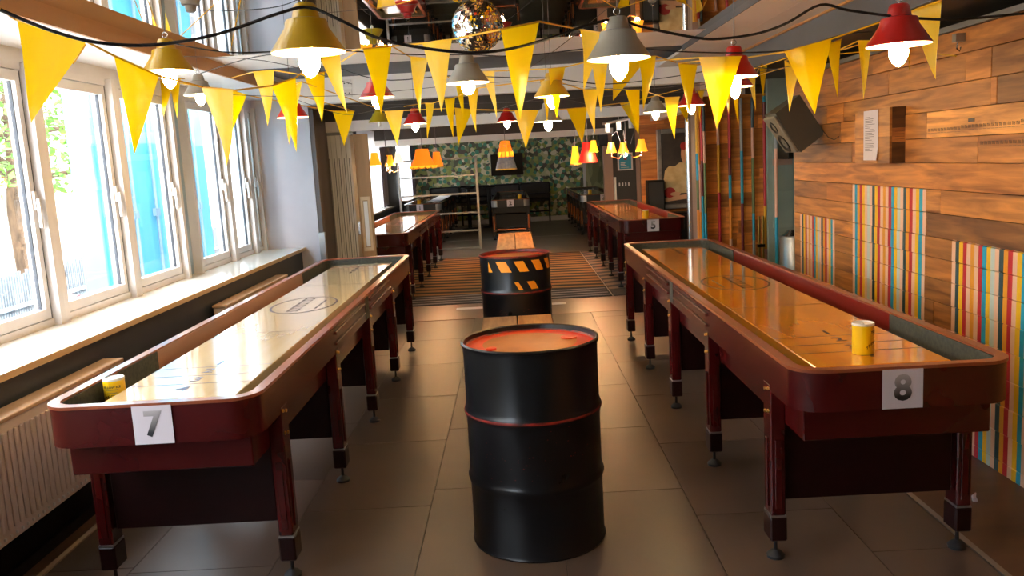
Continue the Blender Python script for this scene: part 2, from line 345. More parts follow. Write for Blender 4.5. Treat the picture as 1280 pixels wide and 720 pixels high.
# ---- measured positions (metres): lamps, bunting pennants (corner, corner, tip), cables, poles
LAMPS=[('yellow',-0.524,2.329,1.934,1),('yellow',-1.337,3.455,2.043,1),('grey',0.345,2.692,1.911,1),('red',1.237,2.764,1.912,1),('grey',-0.182,3.986,1.982,1),('red',-0.747,4.935,2.017,1),('red',-0.782,7.148,1.965,1),('olive',-1.202,7.972,2.037,0),('red',-0.026,8.291,1.993,1),('yellow',0.235,4.711,1.951,1),('grey',0.261,5.922,1.871,1),('grey',1.204,7.148,1.952,1),('red',1.317,6.281,1.943,1),('red',0.945,3.637,1.912,1),('red',1.286,4.935,1.962,1),('red',-1.364,5.455,1.965,1),('grey',-1.932,5.455,2.135,1)]
STRINGS=[([[[-1.432,2.583,2.111],[-1.236,2.583,2.039],[-1.422,2.583,1.811]],[[-1.196,2.675,2.004],[-1.106,2.775,1.949],[-1.193,2.725,1.707]],[[-1.091,3.121,1.942],[-0.94,3.0,1.913],[-1.017,3.06,1.657]],[[-0.912,3.371,1.959],[-0.848,3.502,1.999],[-0.856,3.437,1.703]],[[-0.851,3.998,2.131],[-0.735,3.864,2.133],[-0.735,3.931,1.873]],[[-0.572,3.52,2.098],[-0.471,3.637,2.117],[-0.531,3.579,1.837]],[[-0.31,3.333,2.08],[-0.189,3.211,2.072],[-0.261,3.272,1.817]],[[-0.013,2.764,2.03],[0.114,2.877,2.065],[0.033,2.82,1.75]],[[0.313,3.704,2.151],[0.389,3.571,2.114],[0.323,3.638,1.888]]],[-1.436,2.5,2.133],[0.369,3.0,2.078]),([[[-2.532,6.536,2.349],[-2.395,6.4,2.352],[-2.484,6.468,2.066]],[[-2.486,7.242,2.481],[-2.361,7.327,2.483],[-2.453,7.284,2.241]],[[-1.438,4.956,2.2],[-1.287,4.838,2.188],[-1.369,4.897,1.889]],[[-1.106,4.772,2.145],[-1.016,4.891,2.17],[-1.049,4.831,1.895]]],[-1.894,4.6,2.156],[-0.665,4.0,2.16]),([[[-2.593,6.5,2.367],[-2.446,6.372,2.324],[-2.564,6.436,2.086]],[[-1.759,5.55,2.163],[-1.71,5.681,2.14],[-1.814,5.616,1.891]],[[-1.224,4.675,2.067],[-1.076,4.555,2.09],[-1.184,4.615,1.771]],[[-1.295,6.37,2.053],[-1.15,6.448,2.049],[-1.242,6.409,1.795]],[[-0.979,6.827,2.061],[-0.817,6.737,2.053],[-0.899,6.782,1.788]],[[-0.406,6.448,2.031],[-0.281,6.555,2.019],[-0.398,6.502,1.756]],[[0.038,6.413,1.987],[0.214,6.365,1.975],[0.106,6.389,1.708]],[[0.448,6.701,1.993],[0.616,6.777,2.001],[0.55,6.739,1.72]],[[0.954,7.463,2.058],[1.039,7.337,2.058],[1.087,7.4,1.797]]],[-2.165,5.2,2.227],[1.302,6.6,2.083]),([[[-0.529,4.79,2.214],[-0.421,4.659,2.184],[-0.487,4.724,1.902]],[[-0.352,6.018,2.16],[-0.304,6.162,2.17],[-0.333,6.09,1.917]],[[-0.139,5.272,2.164],[-0.065,5.131,2.146],[-0.087,5.201,1.877]],[[0.217,4.627,2.091],[0.315,4.76,2.108],[0.255,4.694,1.83]],[[0.449,4.642,2.121],[0.522,4.508,2.102],[0.482,4.575,1.845]],[[0.66,4.431,2.098],[0.775,4.562,2.118],[0.702,4.496,1.84]]],[-0.544,4.2,2.194],[0.89,4.6,2.084]),([[[-0.628,6.438,2.078],[-0.551,6.296,2.064],[-0.605,6.367,1.806]],[[-0.433,5.9,2.059],[-0.37,6.04,2.076],[-0.401,5.97,1.796]],[[-0.267,5.659,2.078],[-0.188,5.518,2.088],[-0.223,5.589,1.812]],[[0.198,5.324,2.098],[0.263,5.468,2.113],[0.232,5.396,1.835]],[[0.469,5.444,2.035],[0.556,5.316,2.02],[0.517,5.38,1.759]],[[0.706,5.24,2.006],[0.813,5.374,2.011],[0.784,5.307,1.733]],[[1.137,6.332,2.013],[1.223,6.21,2.005],[1.181,6.271,1.71]],[[1.424,7.337,2.03],[1.552,7.463,2.058],[1.507,7.4,1.855]],[[1.625,7.473,2.129],[1.647,7.327,2.123],[1.623,7.4,1.849]]],[-0.749,6.2,2.047],[1.487,6.0,2.067]),([[[0.708,5.84,2.232],[0.922,5.84,2.225],[0.699,5.84,1.981]],[[0.903,4.604,2.079],[1.032,4.73,2.078],[0.964,4.667,1.81]],[[0.775,3.524,1.989],[0.93,3.463,1.977],[0.833,3.493,1.699]],[[1.081,3.41,1.98],[1.268,3.42,2.02],[1.203,3.415,1.735]],[[1.544,3.379,2.097],[1.613,3.267,2.117],[1.634,3.323,1.838]]],[0.335,3.6,2.01],[1.55,3.1,2.104]),([[[1.497,6.126,2.111],[1.54,5.988,2.112],[1.531,6.057,1.851]],[[1.421,5.526,2.049],[1.51,5.672,2.078],[1.471,5.599,1.775]],[[1.887,6.827,2.155],[1.902,6.682,2.146],[1.913,6.755,1.891]],[[1.905,6.606,2.222],[2.015,6.748,2.279],[1.954,6.677,1.993]],[[1.661,5.229,2.12],[1.707,5.096,2.062],[1.662,5.162,1.816]],[[1.562,4.267,2.093],[1.686,4.407,2.132],[1.636,4.337,1.842]],[[1.707,4.249,2.101],[1.713,4.106,2.082],[1.702,4.178,1.812]],[[2.24,4.899,2.121],[2.366,5.043,2.114],[2.309,4.971,1.864]]],[1.239,5.4,2.028],[2.052,4.0,1.981])]
CABLES=[[[-1.14,2.0,2.023],[-1.064,2.05,1.983],[-0.979,2.1,1.956],[-0.866,2.15,1.95],[-0.723,2.2,1.974],[-0.573,2.26,2.028],[-0.507,2.3,2.045],[-0.429,2.3,2.009],[-0.325,2.35,1.959],[-0.159,2.4,1.927],[-0.028,2.45,1.926],[0.112,2.55,1.962],[0.251,2.65,2.012],[0.348,2.69,2.03],[0.413,2.69,2.005],[0.586,2.7,1.963],[0.672,2.7,1.956],[0.788,2.72,1.969],[0.881,2.74,1.998],[0.985,2.75,2.047],[1.072,2.75,2.026],[1.201,2.75,2.002],[1.296,2.75,1.989],[1.421,2.75,1.98],[1.62,2.75,1.986]],[[-1.303,3.4,2.15],[-1.215,3.4,2.124],[-1.062,3.5,2.107],[-0.763,3.6,2.115],[-0.443,3.8,2.103],[-0.17,3.9,2.099],[0.06,3.8,2.068],[0.431,3.7,2.072],[0.681,3.6,2.029],[0.927,3.6,2.009],[1.174,3.6,2.008],[1.371,3.6,2.054],[1.501,3.6,2.06]],[[-1.899,5.4,2.26],[-1.485,5.2,2.315],[-1.177,5.1,2.291],[-0.734,4.9,2.115],[-0.326,4.8,2.101],[0.024,4.7,2.063],[0.24,4.7,2.047],[0.574,5.0,2.025],[1.055,5.6,2.096],[1.279,4.9,2.07],[1.457,4.6,2.011]],[[-1.339,5.4,2.079],[-1.144,6.0,2.002],[-1.048,7.0,2.088],[-0.756,7.0,2.097],[-0.255,7.5,2.032],[-0.016,7.6,2.093],[0.325,6.5,2.07],[0.774,6.8,1.993],[1.197,7.1,2.078],[1.324,6.3,2.08],[1.625,6.0,2.081]],[[-1.544,4.6,2.054],[-0.951,4.8,2.028],[0.025,5.0,2.069],[0.757,5.0,1.984],[1.492,5.0,2.05],[1.858,5.0,2.11]],[[-1.557,6.6,2.116],[-1.009,6.6,2.098],[0.024,6.6,2.059],[0.755,6.6,2.066],[1.635,6.6,2.064]],[[-1.617,4.0,2.185],[-1.163,4.2,2.161],[-0.786,4.4,2.048]],[[0.021,4.2,2.005],[0.272,4.4,2.174],[0.543,4.6,2.379]]]
POLES=[(2.067,8.62,[(1.94,'pink'),(1.663,'yellow'),(1.189,'red'),(0.0,'')]),(2.179,8.62,[(2.053,'red'),(1.524,'maroon'),(1.354,'blue'),(1.121,'orange'),(0.712,'pink'),(0.0,'')]),(2.299,8.62,[(2.106,'grey'),(1.59,'blue'),(1.065,'maroon'),(0.0,'')]),(2.411,8.62,[(2.111,'teal'),(1.813,'pink'),(1.511,'olive'),(0.96,'blue'),(0.687,'grey'),(0.0,'')]),(2.529,8.62,[(2.117,'blue'),(2.057,'maroon'),(1.89,'red'),(1.028,'yellow'),(0.593,'pink'),(0.0,'')]),(2.422,7.9,[(1.95,'grey'),(1.597,'pink'),(0.969,'blue'),(0.0,'')]),(1.818,8.45,[(2.062,'yellow'),(1.591,'blue'),(1.329,'olive'),(1.04,'orange'),(0.0,'')]),(1.835,8.45,[(2.061,'orange'),(1.483,'pink'),(1.015,'orange'),(0.0,'')]),(1.861,8.45,[(2.036,'red'),(1.517,'maroon'),(1.17,'blue'),(0.0,'')]),(1.887,8.45,[(2.058,'teal'),(1.8,'pink'),(1.492,'olive'),(1.0,'blue'),(0.0,'')])]
# ------------------------------------------------------------------ floor
floor = struct('floor', B(-2.75, 3.1, -3, 22.8, -.08, -.007), 'tile_joint')
cols = [-2.07, -1.70, -1.09, -.48, .13, .74, 1.35, 1.735]
for ci in range(len(cols) - 1):
    x0, x1 = cols[ci] + .002, cols[ci + 1] - .002; y = -2.9 + (ci * .47) % .95 - .95
    L = {1: 3.35, 2: 3.90, 3: 4.1, 4: 3.95, 5: 3.63, 6: 3.2}.get(ci, 3.4)
    y = L - .98 * 7
    while y < 8.82:
        a = max(y, -2.95) + .002; b = min(y + .98, 8.82) - .002
        if b - a > .05:
            t = B(x0, x1, a, b, -.006, 0).build('tile', 'floor_tile', floor); k = random.uniform(.88, 1.08); t.color = (k, k * random.uniform(.97, 1.02), k * random.uniform(.95, 1.03), 1)
        y += .98
B(-2.24, -2.10, -3, 8.82, -.006, .0).build('edge_board', 'floor_edge', floor); B(-2.098, -2.072, -3, 8.82, -.006, .004).build('edge_strip', 'floor_trim', floor)
B(1.765, 2.30, -3, 8.82, -.006, .0).build('edge_board', 'floor_edge', floor); B(1.737, 1.763, -3, 8.82, -.006, .003).build('edge_strip', 'steel', floor)
B(-2.7, 3.0, 8.83, 9.75, -.006, .0).build('floor_section', mat('floor_brown', '#6e5444', '#7d6252', (1.5, 1.5, 1.5), .32), floor)
B(-2.7, 3.0, 9.752, 18.0, -.006, .0).build('floor_section', 'floor_far', floor); B(-2.7, 3.0, 18.0, 18.05, -.006, .001).build('floor_joint_strip', 'tape', floor)
B(-2.7, 3.0, 18.05, 22.6, -.006, .0).build('floor_section', 'floor_far', floor)
# striped carpet between the drums and the far tables
rug = thing('striped_carpet', 'striped tan and dark carpet laid on the floor between the middle tables', 'carpet', (0, 9.78, .001))
B(-2.2, 1.08, .72, 4.9, 0, .006).build('carpet_centre', 'rug_tan', rug); B(1.1, 2.6, .5, 4.9, 0, .006).build('carpet_panel', 'rug_blue', rug)
bd = B(-2.2, 1.08, 0, .71, 0, .006).build('carpet_border', 'rug_dark', rug)
for i in range(4): B(-2.18, 1.06, .07 + i * .17, .115 + i * .17, .006, .008).build('border_line', 'rug_line', bd)
B(1.1, 2.6, 0, .49, 0, .006).build('carpet_border', 'rug_dark', rug)
for x0, x1, l in ((-.72, -.38, 'left'), (.2, .52, 'right')):
    tag(B(x0, x1, 9.40, 9.53, .0005, .0025).build('tape_strip', 'tape'), 'pale tape strip on the floor %s of the hazard-striped drum' % l, 'tape')
# ------------------------------------------------------------------ ceiling
ceil = struct('ceiling', B(-2.75, 3.1, -3, 22.8, 2.56, 2.66), 'ceil_dark')
B(-2.1, 1.40, -3, 6.1, 2.45, 2.47).build('mirror_panel', 'mirror', ceil)
B(-2.1, 1.95, 6.1, 6.95, 2.45, 2.5).build('white_panel', 'white_paint', ceil)
B(-2.1, 1.95, 6.95, 8.2, 2.49, 2.53).build('grey_panel', 'ceil_grey', ceil)
B(1.393, 1.40, -3, 6.95, 2.408, 2.45).build('grey_edge_strip', 'ceil_grey', ceil)
for k, (a, b) in enumerate(((-3, -.6), (-.598, 1.8), (1.802, 4.2), (4.202, 6.6), (6.602, 8.2))): B(1.40, 1.66, a, b, 2.408, 2.43).build('ceiling_board', 'white_paint', ceil); B(1.663, 1.93, a, b, 2.408, 2.43).build('ceiling_board', 'white_paint', ceil)
B(1.93, 1.945, -3, 8.2, 2.395, 2.43).build('board_edge', 'beam_tan', ceil)
blk = B(1.945, 1.96, -3, 8.6, 2.233, 2.56).build('bulkhead_face', 'ceil_grey', ceil)
B(1.96, 2.6, -3, 8.6, 2.233, 2.5).build('bulkhead_soffit', 'ceil_dark', ceil)
B(-2.74, -2.12, -3, 8.75, 2.36, 2.5).build('window_soffit', 'white_paint', ceil)
t1 = struct('trim_1', B(-2.12, -2.10, -3, 8.2, 2.36, 2.45), 'beam_tan')
bm1 = struct('trim_2', B(-2.12, 1.93, 8.2, 8.36, 2.255, 2.52), 'white_paint')
for zc in (2.335, 2.425):
    pl = B(-1.56, -1.47, 8.192, 8.2, zc - .035, zc + .035).build('socket_plate', 'frame_white', bm1)
    for dx in (-.02, .02): MB().cyl((0, 0), .006, 0, .003, 8).build('socket_hole', 'print_black', pl).matrix_local = Matrix.Translation((-1.515 + dx, 8.192, zc)) @ Matrix.Rotation(PI / 2, 4, 'X')
hd = struct('trim_3', B(-2.03, 2.0, 9.3, 9.42, 2.03, 2.14), 'white_paint'); B(-2.03, 2.0, 9.32, 9.40, 2.14, 2.56).build('header_upper', 'ceil_dark', hd)
h3 = struct('trim_4', B(-2.62, 1.9, 16.0, 16.12, 2.01, 2.12), 'white_paint'); B(-2.62, 1.9, 16.02, 16.1, 2.12, 2.56).build('header_upper', 'ceil_dark', h3)
struct('trim_5', B(2.4, 2.56, 9.42, 14.78, 2.16, 2.56), 'white_paint')
struct('trim_6', B(2.245, 2.272, -3, 6.93, 2.145, 2.172), 'steel')
# ------------------------------------------------------------------ left wall and its windows
wl = struct('wall_left', B(-2.72, -2.22, -3, 8.75, 0, .826), 'dark_wall')
sill = struct('trim_7', B(-2.66, -2.185, -3, 8.75, .828, .856), 'sill_top'); B(-2.185, -2.175, -3, 8.75, .826, .857).build('sill_edge', 'sill_wood', sill)
struct('wall_lintel', B(-2.74, -2.6, -3, 8.75, 2.285, 2.36), 'frame_white')
struct('wall_rear_left', B(-2.74, -2.6, -3, -.95, .856, 2.285), 'white_paint')
def window(n, y0, y1, sash=True):
    o = MB().box(-2.70, -2.56, y0, y0 + .05, .856, 2.285).box(-2.70, -2.56, y1 - .05, y1, .856, 2.285).box(-2.70, -2.60, y0 + .05, y1 - .05, .856, .895).box(-2.70, -2.60, y0 + .05, y1 - .05, 2.245, 2.285)
    wn = struct('window_%d' % n, o, 'frame_white')
    a, b = y0 + .052, y1 - .052
    MB().box(-2.66, -2.605, a, a + .055, .90, 2.24).box(-2.66, -2.605, b - .055, b, .90, 2.24).box(-2.66, -2.605, a + .055, b - .055, .90, .955).box(-2.66, -2.605, a + .055, b - .055, 2.185, 2.24).build('sash', 'frame_white', wn)
    B(-2.60, -2.592, y0 + .02, y0 + .05, .856, 2.285).build('reveal_strip', 'frame_tan', wn)
    MB().box(-2.648, -2.628, a + .055, a + .060, .955, 2.185).box(-2.648, -2.628, b - .060, b - .055, .955, 2.185).box(-2.6055, -2.6035, b - .012, b - .006, .9, 2.24).build('gasket', 'gasket', wn)
    B(-2.640, -2.634, a + .06, b - .06, .95, 2.19).build('pane', 'glass', wn)
    h = B(-2.605, -2.59, b - .045, b - .02, 1.50, 1.60).build('handle', 'frame_white', wn); MB().bbox(-2.59, -2.57, b - .04, b - .025, 1.40, 1.56, .003).build('lever', 'frame_white', h)
bays = [(-.95, 0), (0, .97), (.97, 1.93), (1.93, 2.88), (2.88, 3.78), (3.78, 4.72), (4.72, 5.68), (5.68, 6.62), (6.86, 7.76), (7.76, 8.42), (8.42, 8.75)]
for i, (a, b) in enumerate(bays): window(i + 1, a, b)
pn = struct('wall_panel', B(-2.70, -2.63, 6.62, 6.86, .856, 2.285), 'blue_grey'); B(-2.63, -2.625, 6.63, 6.66, .86, 2.28).build('shadow_gap', 'gasket', pn)
pier = struct('wall_pier', B(-2.72, -2.03, 8.75, 9.3, 0, 2.36), mat('pier_paint', '#c3bdc4', '#cdc8cd', (2, 2, 2), .5)); B(-2.03, -1.985, 8.76, 9.34, 0, 2.25).build('jamb', 'jamb_dark', pier)
B(-2.02, -1.96, 8.70, 8.76, 0, 1.0).build('jamb_guard', 'steel', pier)
# radiators under the sill
def radiator(y0, y1, z0, z1, label):
    r = thing('radiator', label, 'radiator', (-2.135, y0, 0)); L = y1 - y0; x0 = -.055
    MB().bbox(-.05, .045, 0, L, z0, z1, .006).build('panel', 'radiator', r)
    MB().bbox(-.055, .055, -.005, L + .005, z1, z1 + .02, .004).build('top_grille', 'radiator_edge', r)
    n = int(L / .04); m = MB(); d = MB()
    for i in range(n):
        y = (i + .5) * L / n; m.bbox(.045, .056, y - .011, y + .011, z0 + .05, z1 - .04, .004); d.box(.045, .052, y - .006, y + .006, z0 + .02, z0 + .032)
    tag(m.build('rib_panel', 'radiator', r), kind='stuff'); tag(d.build('rib_ends', 'can_white', r), kind='stuff')
    v = MB().lathe([(0, 0), (.018, 0), (.018, .05), (0, .05)], 12).build('valve', 'chrome', r); v.location = (0, L - .002, z1 - .06); v.rotation_euler = (-PI / 2, 0, 0)
    v2 = MB().lathe([(0, 0), (.016, 0), (.016, .012), (0, .012)], 12).build('plug', 'chrome', r); v2.location = (.01, 0, z1 - .05); v2.rotation_euler = (PI / 2, 0, 0)
    [B(-.07, -.05, L * q_, L * q_ + .04, .17, z1 - .05).build('bracket', 'radiator', r) for q_ in (.2, .8)]
radiator(2.0, 4.33, .22, .70, 'long white ribbed radiator under the near windows beside table 7')
radiator(5.97, 7.62, .20, .70, 'shorter beige radiator under the sill further down the window wall')
struct('baseboard_left', MB().box(-2.22, -2.19, -3, 8.75, 0, .16).box(-2.22, -2.165, -3, 8.75, .0, .05), 'black_satin')
# ------------------------------------------------------------------ right wall of reclaimed planks
wr = struct('wall_right', B(2.29, 2.42, -3, 6.93, 0, 2.17), 'ceil_dark')
rows = [0, .06, .2, .335, .47, .605, .735, .86, .975, 1.085, 1.215, 1.342, 1.484, 1.617, 1.757, 1.885, 2.026, 2.145]
tints = [(1.05, .95, .85), (1.2, 1.05, .9), (.85, .75, .7), (.62, .55, .55), (1.1, 1, .9), (.95, .8, .7), (1.15, .95, .75)]
special = {}
def plank(z0, z1, a, b, tint, dx=None):
    dx = random.uniform(0, .007) if dx is None else dx
    p = MB().bbox(0, .024, 0, b - a - .003, 0, z1 - z0 - .0025, .002).build('plank', 'plank_painted', wr); p.location = (2.272 - dx, a, z0); p.color = tuple(tint) + (1,); return p
cuts = {15: [6.93, 5.2, 4.33, 4.1, 2.8, 1.5, 0], 14: [6.93, 6.2, 5.9, 4.1, 4.05, 2.6, 1, -.5], 13: [6.93, 5.95, 5.0, 4.72, 3.4, 2.0, .6], 12: [6.93, 5.75, 5.5, 4.2, 2.5, 1.2], 11: [6.93, 3.4, 1.9, .3], 10: [6.93, 6.2, 5.74, 4.55, 3.0, 1.4], 9: [6.93, 5.74, 4.7, 3.2, 1.5]}
for i in range(len(rows) - 1):
    c = cuts.get(i)
    if not c:
        c = [6.93]
        while c[-1] > -1.5: c.append(c[-1] - random.uniform(.5, 1.7))
    if c[-1] > -2.9: c = c + [(c[-1] - 3) / 2, -3.0]
    for j in range(len(c) - 1):
        t = random.choice(tints); k = random.uniform(.8, 1.15); t = tuple(v * k for v in t)
        if i == 13 and abs(c[j] - 4.72) < .01: t = (1.75, 1.75, 1.7)
        if i == 9 and abs(c[j] - 4.7) < .01: t = (.5, .46, .5)
        if i == 12 and abs(c[j] - 6.93) < .01: t = (.62, .58, .6)
        if i == 11: t = (1.2, 1.02, .85)
        p = plank(rows[i], rows[i + 1], c[j + 1], c[j], t)
        if i in (12, 13) and abs(c[j] - (4.72 if i == 13 else 4.2)) < .01:
            st = MB(); L = c[j] - c[j + 1]; yy = L - .02; zo = .03 if i == 13 else .085
            while yy > .1:
                zj = zo + (.012 if yy < L * .35 else .006 if yy < L * .75 else 0)
                st.box(-.0008, 0, yy - .03, yy - .002, zj - .006, zj - .0045)
                st.box(-.0008, 0, yy - .028, yy - .018, zj + .004, zj + .0062).box(-.0008, 0, yy - .028, yy - .026, zj + .004, zj + .019).box(-.0008, 0, yy - .02, yy - .018, zj + .004, zj + .019).box(-.0008, 0, yy - .028, yy - .018, zj + .010, zj + .012)
                st.box(-.0008, 0, yy - .013, yy - .011, zj + .004, zj + .019).box(-.0008, 0, yy - .009, yy - .003, zj + .016, zj + .019).box(-.0008, 0, yy - .006, yy - .004, zj + .004, zj + .016)
                yy -= .034
            if i == 13: st.box(-.0008, 0, L - .49, L - .43, .068, .085)
            tag(st.build('stamp_print', 'print_brown', p), kind='stuff')
struct('wall_right_end', B(2.29, 2.9, 6.93, 7.0, 0, 2.23), 'grey_panel')
# recess with grey panels beyond the plank wall
rc = struct('wall_recess', B(2.38, 3.0, 8.0, 8.06, 0, 2.233), 'grey_panel')
for z0, z1, m in ((.86, 1.2, 'grey_panel'), (1.205, 1.44, 'grey_panel'), (1.443, 1.50, 'jamb_pink'), (1.503, 1.8, 'grey_panel')): B(2.42, 2.60, 7.985, 8.0, z0, z1).build('panel', m, rc)
bn = thing('steel_bin', 'brushed steel bin in the recess beside the striped plank wall', 'bin', (2.56, 7.82, 0))
MB().lathe([(0, .01), (.13, .01), (.135, .05), (.135, .78), (.12, .80), (0, .80)], 20).build('body', 'steel', bn, True); MB().lathe([(.136, .0), (.14, .0), (.14, .03), (.136, .03)], 20).build('base_ring', 'rubber', bn)
MB().lathe([(0, .80), (.11, .80), (.06, .85), (0, .855)], 20).build('lid', 'chrome', bn, True)
# pole wall
pw = struct('wall_poles', B(1.93, 2.66, 8.72, 8.8, 0, 2.15), 'ceil_dark')
z = 0
while z < 2.12:
    h = random.uniform(.11, .15); x = 1.93
    while x < 2.655:
        l = min(random.uniform(.2, .6), 2.66 - x); 
        if 2.66 - x - l < .08: l = 2.66 - x
        p = MB().bbox(0, l - .002, 0, .02, 0, min(h, 2.15 - z) - .002, .002).build('plank', mat('plank_cross', '#a5622a', '#e09a4c', (2.2, 3, 22), .5, detail=8, lo=.28, hi=.74, objcol=True, dist=.6), pw); p.location = (x, 8.70 - random.uniform(0, .006), z); k = random.uniform(.7, 1.7); p.color = (k, k * .92, k * .8, 1); x += l
    z += h
struct('trim_8', B(1.80, 1.86, 8.45, 8.8, 0, 2.3), 'jamb_pink')
dw = tag(MB().lathe([(0, 0), (.05, 0), (.05, .01), (.028, .02), (.028, 2.5), (0, 2.5)], 20).build('steel_column', 'chrome', None, True), 'polished round steel column at the edge of the pole wall', 'column'); dw.location = (1.755, 8.55, 0.002)
PC = {}
POLE_LABEL = ['pink, yellow and red', 'red, maroon, blue and orange', 'grey, blue and maroon', 'teal, pink, olive and blue', 'maroon, red and yellow', 'grey, pink and blue', 'yellow, blue, olive and orange', 'orange and pink', 'red, maroon and blue', 'dark teal, pink, olive and light blue']
for i, (x, y, segs) in enumerate(POLES):
    p = thing('painted_pole', '%s banded pole %s' % (POLE_LABEL[i], 'standing against the plank panel' if 0 < i < 5 or i == 0 else 'by the grey recess' if i == 5 else 'bunched beside the steel column'), 'pole', (x, y, 0), 0, 'banded poles along the plank panel')
    for (z1, c), (z0, _) in zip(segs[:-1], segs[1:]): MB().cyl((0, 0), .0155, max(z0, 0), z1, 12).build('band', 'pole_' + c, p, True)
gb = thing('brass_rod', 'short pair of brass tubes leaning on the plank panel between poles', 'rod', (2.466, 8.56, 0))
for dx in (-.02, .02): MB().cyl((dx, 0), .013, 0, .93, 12).build('tube', 'brass', gb, True)
MB().box(-.035, .035, -.018, .018, .62, .65).build('clamp', 'black_satin', gb)
# ------------------------------------------------------------------ far rooms
wall_m = struct('wall_mid_left', MB().box(-2.74, -2.62, 9.3, 14.3, 0, 2.56).box(-2.74, -2.62, 14.3, 22.6, 0, .85).box(-2.74, -2.62, 14.3, 22.6, 2.2, 2.56).box(-2.74, -2.62, 17, 19.6, .85, 2.2).box(-2.74, -2.62, 21.9, 22.6, .85, 2.2), 'dark_wall')
for k, (a, b) in enumerate(((14.3, 17.0), (19.6, 21.9))):
    wn = struct('window_%d' % (12 + k), MB().box(-2.72, -2.64, a, a + .07, .85, 2.2).box(-2.72, -2.64, b - .07, b, .85, 2.2).box(-2.72, -2.64, a, b, .85, .92).box(-2.72, -2.64, a, b, 2.13, 2.2).box(-2.72, -2.64, (a + b) / 2 - .03, (a + b) / 2 + .03, .92, 2.13), 'frame_white')
    B(-2.69, -2.684, a + .07, b - .07, .92, 2.13).build('pane', 'glass', wn)
    struct('trim_%d' % (9 + k), B(-2.62, -2.40, a - .1, b + .1, .83, .86), 'sill_top')
    for (c0, c1, m, lab) in ((a, b - .45, 'sheer', 'white sheer curtain at the %s window'), (b - .45, b + .25, 'curtain', 'grey drape gathered at the %s window')):
        pts = [(-2.55 + .025 * math.sin(i * 1.3), c0 + (c1 - c0) * i / 60) for i in range(61)]
        mb = MB().add([(x, y, zz) for zz in (.88, 2.3) for x, y in pts] + [(x - .004, y, zz) for zz in (.88, 2.3) for x, y in pts],
                      [(i, i + 1, 61 + i + 1, 61 + i) for i in range(60)] + ([(122 + i, 183 + i, 183 + i + 1, 122 + i + 1) for i in range(60)] if m == 'curtain' else []))
        tag(mb.build('curtain', m, None, True), lab % ('middle room', 'far end')[k], 'curtain', 'curtains at the far windows')
struct('wall_back', B(-2.74, 1.87, 22.6, 22.7, 0, 2.56), 'wallpaper_jungle')
wb = struct('wall_back_right', B(1.9, 3.1, 22.55, 22.7, 0, 2.56), 'wallpaper_fern'); B(1.85, 1.92, 22.53, 22.6, 0, 2.56).build('corner_trim', 'white_paint', wb)
struct('baseboard_back', B(-2.62, 1.85, 22.56, 22.6, 0, .12), 'white_paint')
struct('wall_far_right', B(2.6, 2.7, 16.6, 22.55, 0, 2.56), 'charcoal')
struct('wall_mid_right', B(3.0, 3.1, -3, 16.6, 0, 2.56), 'charcoal')
struct('trim_11', B(1.75, 1.92, 16.42, 16.62, 0, 2.56), 'jamb_pink')
dr = struct('door_1', B(1.92, 2.37, 16.5, 16.56, 0, 2.5), 'charcoal'); B(2.37, 2.45, 16.45, 16.6, 0, 2.5).build('door_frame', 'jamb_pink', dr); B(1.93, 1.975, 16.44, 16.5, .75, 1.2).build('push_plate', 'white_paint', dr)
struct('wall_door_right', B(2.45, 3.0, 16.5, 16.6, 0, 2.56), 'charcoal')
for k in range(4): tag(B(2.03 + k * .06, 2.055 + k * .06, 16.488, 16.499, 1.02, 1.085).build('light_switch', 'frame_white'), '%s white switch in the row of four below the blue poster' % ('leftmost', 'second from left', 'third from left', 'rightmost')[k], 'switch', 'switches under the poster')
ps = thing('poster', 'light blue framed poster on the dark door in the far room', 'poster', (2.165, 16.485, 1.485))
B(-.145, .145, -.008, .012, -.165, .165).build('frame', 'frame_white', ps); B(-.115, .115, -.011, -.008, -.14, .13).build('sheet', 'poster_blue', ps)
MB().box(-.09, .0, -.013, -.011, -.03, -.015).box(-.09, -.01, -.013, -.011, -.055, -.04).box(-.09, .02, -.013, -.011, -.08, -.065).box(-.09, .07, -.013, -.011, -.115, -.108).build('print_lines', 'frame_white', ps); MB().box(-.02, .03, -.013, -.011, .03, .07).build('print_patch', 'canvas_red', ps)
ww = struct('wall_wood', B(2.21, 3.0, 14.82, 14.9, 0, 2.56), 'ceil_dark')
z = 0
while z < 2.5:
    h = .15; l = random.uniform(.25, .55)
    for a, b in ((2.21, 2.21 + l), (2.21 + l, 3.0)):
        p = MB().bbox(0, b - a - .002, 0, .02, 0, h - .003, .002).build('plank', 'plank_cross', ww); p.location = (a, 14.8 - random.uniform(0, .005), z); k = random.uniform(.6, 1.1); p.color = (k, k * .9, k * .75, 1)
    z += h
struct('wall_behind', B(-2.74, 3.1, -3.1, -3, 0, 2.6), 'dark_wall')
# painting and cabinets in front of the wood wall
pt = thing('painting', 'tall painting of a pale robed figure in a silver frame', 'painting', (2.78, 14.72, 1.33)); pt.rotation_euler = (0, 0, 0)
for a in ((-.30, -.22, -.68, .68), (.22, .30, -.68, .68), (-.22, .22, .60, .68), (-.22, .22, -.68, -.60)): MB().bbox(a[0], a[1], -.03, .04, a[2], a[3], .012).build('frame_bar', 'gilt', pt)
B(-.22, .22, .0, .02, -.60, .60).build('canvas', 'canvas_dark', pt)
def blob(name, m, pts, y): MB().add([(x, y, z) for x, z in pts] + [(x, y + .003, z) for x, z in pts], [tuple(range(len(pts))), tuple(range(len(pts), 2 * len(pts)))[::-1]] + [(i, (i + 1) % len(pts), len(pts) + (i + 1) % len(pts), len(pts) + i) for i in range(len(pts))]).build(name, m, pt)
def ell(cx, cz, rx, rz, n=16): return [(cx + rx * math.cos(2 * PI * i / n), cz + rz * math.sin(2 * PI * i / n)) for i in range(n)]
